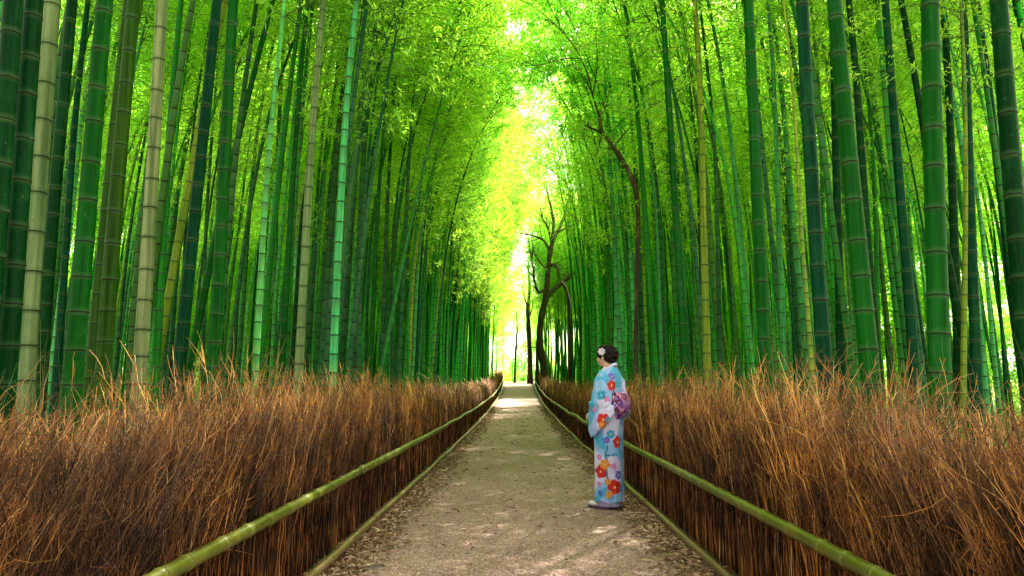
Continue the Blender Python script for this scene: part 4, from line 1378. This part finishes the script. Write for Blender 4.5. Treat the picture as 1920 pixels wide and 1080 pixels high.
# obi: band round the waist and a big soft bow on the back
OV, OQ = gown([(0.955, -0.008, 0.130, 0.162), (0.97, -0.008, 0.136, 0.166), (1.03, -0.008, 0.134, 0.164), (1.09, -0.012, 0.136, 0.166), (1.105, -0.012, 0.131, 0.162)], 40, 90, 0.004, 0)


def obi_colors(V):
    out = np.zeros((len(V), 3))
    for i, p in enumerate(V):
        q = mnoise.noise((p[0] * 22, p[1] * 22, p[2] * 22)); q2_ = mnoise.noise((p[0] * 40 + 5, p[1] * 40, p[2] * 40))
        c = (92, 18, 66)
        if p[2] > 1.075 and p[0] < -0.13: c = (120, 8, 40)
        if q > 0.14: c = (92, 60, 160)
        if q < -0.28: c = (200, 120, 190)
        if q2_ > 0.38: c = (220, 195, 230)
        if q2_ < -0.42: c = (240, 160, 120)
        if p[0] < -0.208: c = (150, 95, 160) if q < 0.1 else (110, 40, 110)
        out[i] = c
    return s2l(out)


mo, nto, bo = new_mat("obi_brocade")
ao = nd(nto, "ShaderNodeAttribute", attribute_name="print")
nto.links.new(ao.outputs["Color"], bo.inputs["Base Color"]); bo.inputs["Roughness"].default_value = 0.6
obi = link("obi", raw_mesh("obi", OV, OQ, [mo], True, None, {"print": obi_colors(OV)}), woman)
bow_parts = []
bow_parts.append(loft([((-.135, .0, 1.155), (.012, 0, .0), (0, .105, 0)), ((-.185, 0, 1.150), (.045, 0, .014), (0, .125, 0)), ((-.222, 0, 1.10), (.05, 0, .030), (0, .135, 0)), ((-.232, 0, 1.03), (.058, 0, .012), (0, .135, 0)),
                       ((-.215, 0, .96), (.062, 0, -.006), (0, .128, 0)), ((-.19, 0, .90), (.046, 0, -.015), (0, .11, 0)), ((-.165, 0, .865), (.02, 0, -.01), (0, .085, 0))], 60, 56, 2.6, 0.03, 1))
bow_parts.append(loft([((-.20, .02, 1.06), (.03, 0, .045), (0, .02, 0)), ((-.225, .09, 1.07), (.05, 0, .065), (0, .02, 0)), ((-.215, .15, 1.05), (.045, 0, .075), (0, .02, 0)), ((-.19, .175, 1.03), (.02, 0, .05), (0, .01, 0))], 24, 30, 2.2, 0.05, 3))
bow_parts.append(loft([((-.20, -.02, 1.06), (.03, 0, .045), (0, .02, 0)), ((-.225, -.09, 1.07), (.05, 0, .065), (0, .02, 0)), ((-.215, -.15, 1.05), (.045, 0, .075), (0, .02, 0)), ((-.19, -.175, 1.03), (.02, 0, .05), (0, .01, 0))], 24, 30, 2.2, 0.05, 4))
BV, BQ = merge(bow_parts)
BV[:, 0] = -0.10 + (BV[:, 0] + 0.135) * 0.78; BV[:, 1] *= 1.08
link("obi_bow", raw_mesh("obi_bow", BV, BQ, [mo], True, None, {"print": obi_colors(BV)}), obi)
V, Q = gown([(1.018, -0.008, 0.139, 0.169), (1.028, -0.008, 0.143, 0.173), (1.038, -0.008, 0.139, 0.169)], 6, 60, 0, 0)
link("obi_cord", raw_mesh("obi_cord", V, Q, [plain("red_cord", (0.45, 0.03, 0.05), 0.7)], True), obi)

# --- body: one continuous skin
bm = bmesh.new()


def ell(c, r_, rot=None, seg=20):
    m_ = Matrix.Translation(c)
    if rot is not None: m_ = m_ @ Euler(rot).to_matrix().to_4x4()
    m_ = m_ @ Matrix.Diagonal((*r_, 1))
    bmesh.ops.create_uvsphere(bm, u_segments=seg, v_segments=seg // 2 + 2, radius=1, matrix=m_)


def cap(pts_, rs):
    for i in range(len(pts_) - 1):
        a, b_ = Vector(pts_[i]), Vector(pts_[i + 1])
        d = b_ - a; L = d.length
        m_ = Matrix.Translation((a + b_) / 2) @ d.to_track_quat('Z', 'Y').to_matrix().to_4x4()
        bmesh.ops.create_cone(bm, cap_ends=True, segments=14, radius1=rs[i], radius2=rs[i + 1], depth=L, matrix=m_)
    for p, q in zip(pts_, rs): ell(p, (q,) * 3, seg=14)


HC = Vector((0.012, 0, 1.515))
ell(HC + Vector((-0.012, 0, 0.020)), (0.090, 0.074, 0.082))       # skull
ell(HC + Vector((0.022, 0, -0.030)), (0.062, 0.060, 0.080))       # face
ell(HC + Vector((0.048, 0, -0.090)), (0.026, 0.028, 0.020))       # chin
ell(HC + Vector((0.086, 0, -0.028)), (0.014, 0.011, 0.022))       # nose
ell(HC + Vector((0.094, 0, -0.040)), (0.009, 0.012, 0.008))
ell(HC + Vector((0.074, 0, -0.066)), (0.012, 0.020, 0.006)); ell(HC + Vector((0.073, 0, -0.075)), (0.011, 0.017, 0.006))   # lips
for s_ in (-1, 1):
    ell(HC + Vector((-0.005, s_ * 0.072, -0.020)), (0.018, 0.008, 0.030), (0, 0.2, 0))     # ear
    ell(HC + Vector((0.060, s_ * 0.034, -0.040)), (0.024, 0.022, 0.026))                    # cheek
cap([(-0.020, 0, 1.33), (-0.010, 0, 1.40), (-0.002, 0, 1.45)], [0.060, 0.050, 0.050])
ell((-0.02, 0, 1.18), (0.085, 0.135, 0.17)); ell((-0.01, 0, 0.98), (0.085, 0.11, 0.14)); ell((0, 0, 0.86), (0.095, 0.135, 0.11))
for s_ in (-1, 1):
    cap([(-.02, s_ * .13, 1.29), (-.03, s_ * .175, 1.16), (-.01, s_ * .185, 1.02)], [.046, .040, .035])
    cap([(-.01, s_ * .185, 1.02), (.10, s_ * .115, .955), (.165, s_ * .040, .915)], [.035, .030, .022])
    cap([(0, s_ * .07, .84), (.005, s_ * .06, .46), (-.005, s_ * .055, .10)], [.075, .050, .034])
    # palm, five fingers folded over the other hand
    ell((.188, s_ * .022, .900), (.038, .016, .034), (0, 0.3, -s_ * 0.35))
    for k_, (ln_, dz) in enumerate(((.030, .022), (.034, .009), (.031, -.005), (.025, -.018))):
        k0 = Vector((.206, s_ * .014, .898 + dz)); k1 = k0 + Vector((.020, -s_ * .010, -.006)); k2 = k1 + Vector((.004, -s_ * .020, -.012)); k3 = k2 + Vector((-.010, -s_ * .012, -.010))
        cap([k0, k1, k2, k3], [.0085, .008, .0075, .0065])
    cap([(.178, s_ * .016, .925), (.198, s_ * .004, .934), (.212, -s_ * .004, .930)], [.010, .0085, .007])
for s_, ox in ((1, 0.035), (-1, -0.02)):
    ell((ox + .065, s_ * .06, .035), (.10, .038, .024)); ell((ox + .0, s_ * .06, .055), (.045, .034, .045))
HT = math.radians(-9)
for v_ in bm.verts:
    a_ = HT * min(1, max(0, (v_.co.z - 1.38) / 0.06))
    if a_: v_.co = Matrix.Rotation(a_, 3, "Z") @ v_.co
me = bpy.data.meshes.new("body"); bm.to_mesh(me); bm.free()
ms, nts, bs = new_mat("skin"); bs.inputs["Base Color"].default_value = (0.55, 0.34, 0.24, 1); bs.inputs["Roughness"].default_value = 0.5; bs.inputs["Subsurface Weight"].default_value = 0.1; bs.inputs["Subsurface Radius"].default_value = (0.02, 0.008, 0.005)
me.materials.append(ms)
body = link("body", me, woman)
md = body.modifiers.new("remesh", 'REMESH'); md.mode = 'VOXEL'; md.voxel_size = 0.0055; md.use_smooth_shade = True
md2 = body.modifiers.new("smooth", 'SMOOTH'); md2.iterations = 3; md2.factor = 0.5
for s_ in (-1, 1):
    bm = bmesh.new(); bmesh.ops.create_uvsphere(bm, u_segments=14, v_segments=8, radius=1, matrix=Matrix.Translation(HC + Vector((0.078, s_ * 0.030, -0.012))) @ Matrix.Diagonal((0.006, 0.013, 0.0055, 1)))
    e_ = bpy.data.meshes.new("eye"); bm.to_mesh(e_); bm.free(); e_.materials.append(plain("eye", (0.02, 0.012, 0.01), 0.2)); link("eye", e_, body).rotation_euler.z = HT
    V, Q, _ = tubes([[HC + Vector((0.080, s_ * 0.014, 0.010)), HC + Vector((0.078, s_ * 0.032, 0.014)), HC + Vector((0.068, s_ * 0.046, 0.008))]], [[.0022, .0028, .001]], 5)
    link("eyebrow", raw_mesh("eyebrow", V, Q, [plain("brow", (0.02, 0.012, 0.01), 0.8)]), body).rotation_euler.z = HT
bm = bmesh.new(); bmesh.ops.create_uvsphere(bm, u_segments=14, v_segments=8, radius=1, matrix=Matrix.Translation(HC + Vector((0.083, 0, -0.070))) @ Matrix.Diagonal((0.006, 0.017, 0.0065, 1)))
e_ = bpy.data.meshes.new("lips"); bm.to_mesh(e_); bm.free(); e_.materials.append(plain("lip_red", (0.42, 0.05, 0.05), 0.4)); link("lips", e_, body).rotation_euler.z = HT

# --- hair gathered into a low bun, with combed strands
MH, nth, bh = new_mat("black_hair")
bh.inputs["Base Color"].default_value = (0.006, 0.004, 0.005, 1); bh.inputs["Roughness"].default_value = 0.6; bh.inputs["Specular IOR Level"].default_value = 0.15
bm = bmesh.new()
ell(HC + Vector((-0.030, 0, 0.030)), (0.098, 0.087, 0.086), (0, 0.15, 0))
ell(HC + Vector((-0.055, 0, -0.020)), (0.066, 0.078, 0.066))
ell(HC + Vector((0.030, 0, 0.072)), (0.055, 0.066, 0.034), (0, 0.35, 0))
for s_ in (-1, 1): ell(HC + Vector((0.010, s_ * 0.062, 0.010)), (0.052, 0.024, 0.048))
ell(HC + Vector((-0.104, 0, -0.006)), (0.038, 0.058, 0.040), (0, -0.4, 0))
ell(HC + Vector((-0.116, 0, 0.022)), (0.038, 0.050, 0.023), (0, 0.5, 0))
ell(HC + Vector((-0.085, 0, -0.055)), (0.040, 0.050, 0.030))
me = bpy.data.meshes.new("hair"); bm.to_mesh(me); bm.free(); me.materials.append(MH)
hair = link("hair", me, woman); hair.rotation_euler.z = HT
md = hair.modifiers.new("remesh", 'REMESH'); md.mode = 'VOXEL'; md.voxel_size = 0.005; md.use_smooth_shade = True
md2 = hair.modifiers.new("smooth", 'SMOOTH'); md2.iterations = 4
rh = random.Random(3); P_, R_ = [], []
for k in range(260):      # strands combed back to the bun
    a_ = rh.uniform(-1.5, 1.5); h0 = rh.uniform(0.0, 1.0)
    st_, en = -0.4 + h0 * 1.2, 2.5
    line = []
    for q in np.linspace(0, 1, 8):
        ph = 0.55 + (2.45 - 0.55) * q
        x = -0.030 + 0.101 * math.cos(ph * 1.0) * math.cos(a_ * (1 - q * 0.35)); y = 0.090 * math.sin(a_ * (1 - q * 0.55)) * (0.55 + 0.45 * math.sin(ph)); z = 0.030 + 0.089 * math.sin(ph) * math.cos(a_ * 0.75) - 0.03 * q
        line.append(tuple(HC + Vector((x, y, z))))
    P_.append(line); R_.append([0.0007] * 8)
V, Q, _ = tubes(P_, R_, 3)
o = link("strands", raw_mesh("strands", V, Q, [MH], True), hair); o["kind"] = "stuff"
# white flower ornament over the left ear
MP = plain("white_petal", (0.78, 0.72, 0.82), 0.6)
fc = HC + Vector((-0.012, 0.093, 0.036))
orn = link("hair_flower", None, woman) if False else empty("hair_flower", tuple(Matrix.Rotation(HT, 3, "Z") @ fc), (math.radians(-90), 0, math.radians(20) + HT))
orn.parent = woman
orn.scale = (1, 1, 1)
for ring_, (np_, rl, rwid, tilt) in enumerate(((7, 0.041, 0.030, 0.25), (6, 0.029, 0.023, 0.7), (4, 0.017, 0.016, 1.1))):
    for k in range(np_):
        a_ = k * 2 * math.pi / np_ + ring_ * 0.5
        pts_, fcs = [], []
        nU, nV = 6, 6
        for i in range(nU):
            for j in range(nV):
                s_ = i / (nU - 1); t_ = j / (nV - 1) * 2 - 1
                wd = rwid * 0.5 * math.sin(math.pi * min(1, 0.18 + s_ * 0.80)) ** 0.7
                rad_ = rl * s_
                zz = math.sin(tilt) * rad_ + 0.006 * t_ * t_ - 0.012 * s_ ** 2 * (ring_ == 0)
                x, y = rad_ * math.cos(tilt * 0.6), t_ * wd
                pts_.append((x * math.cos(a_) - y * math.sin(a_), x * math.sin(a_) + y * math.cos(a_), -zz if False else zz))
        me = raw_mesh("petal", pts_, grid_faces(nV, nU), [MP], True)
        link("petal", me, orn)
# white split-toe socks and lacquered sandals
for s_, ox in ((1, 0.035), (-1, -0.02)):
    bm = bmesh.new()
    ell((ox + .065, s_ * .06, .044), (.106, .043, .026)); ell((ox + .0, s_ * .06, .068), (.052, .041, .055))
    me = bpy.data.meshes.new("sock"); bm.to_mesh(me); bm.free(); me.materials.append(plain("white_sock", (0.7, 0.68, 0.74), 0.8))
    so = link("sock", me, woman); md = so.modifiers.new("remesh", 'REMESH'); md.mode = 'VOXEL'; md.voxel_size = 0.006; md.use_smooth_shade = True
    out = [(ox + .05 + .125 * math.cos(t_) * (1.0), s_ * .06 + .044 * math.sin(t_) * (1 + 0.12 * math.cos(t_))) for t_ in np.linspace(0, 2 * math.pi, 28, endpoint=False)]
    V = [(x, y, z) for z in (0.0, 0.022) for x, y in out]
    n_ = len(out)
    me = bpy.data.meshes.new("sandal"); me.from_pydata(V, [], [tuple(range(n_))[::-1], tuple(range(n_, 2 * n_))] + [(i, (i + 1) % n_, n_ + (i + 1) % n_, n_ + i) for i in range(n_)])
    me.materials.append(plain("sandal", (0.06, 0.04, 0.07), 0.5)); sd_ = link("sandal", me, woman)
    V, Q, _ = tubes([[(ox + .03, s_ * .06 + .043, .03), (ox + .08, s_ * .06 + .034, .064), (ox + .125, s_ * .06, .066), (ox + .08, s_ * .06 - .034, .064), (ox + .03, s_ * .06 - .043, .03)]], [[.006] * 5], 6)
    link("strap", raw_mesh("strap", V, Q, [plain("sandal_strap", (0.5, 0.45, 0.6), 0.6)], True), sd_)
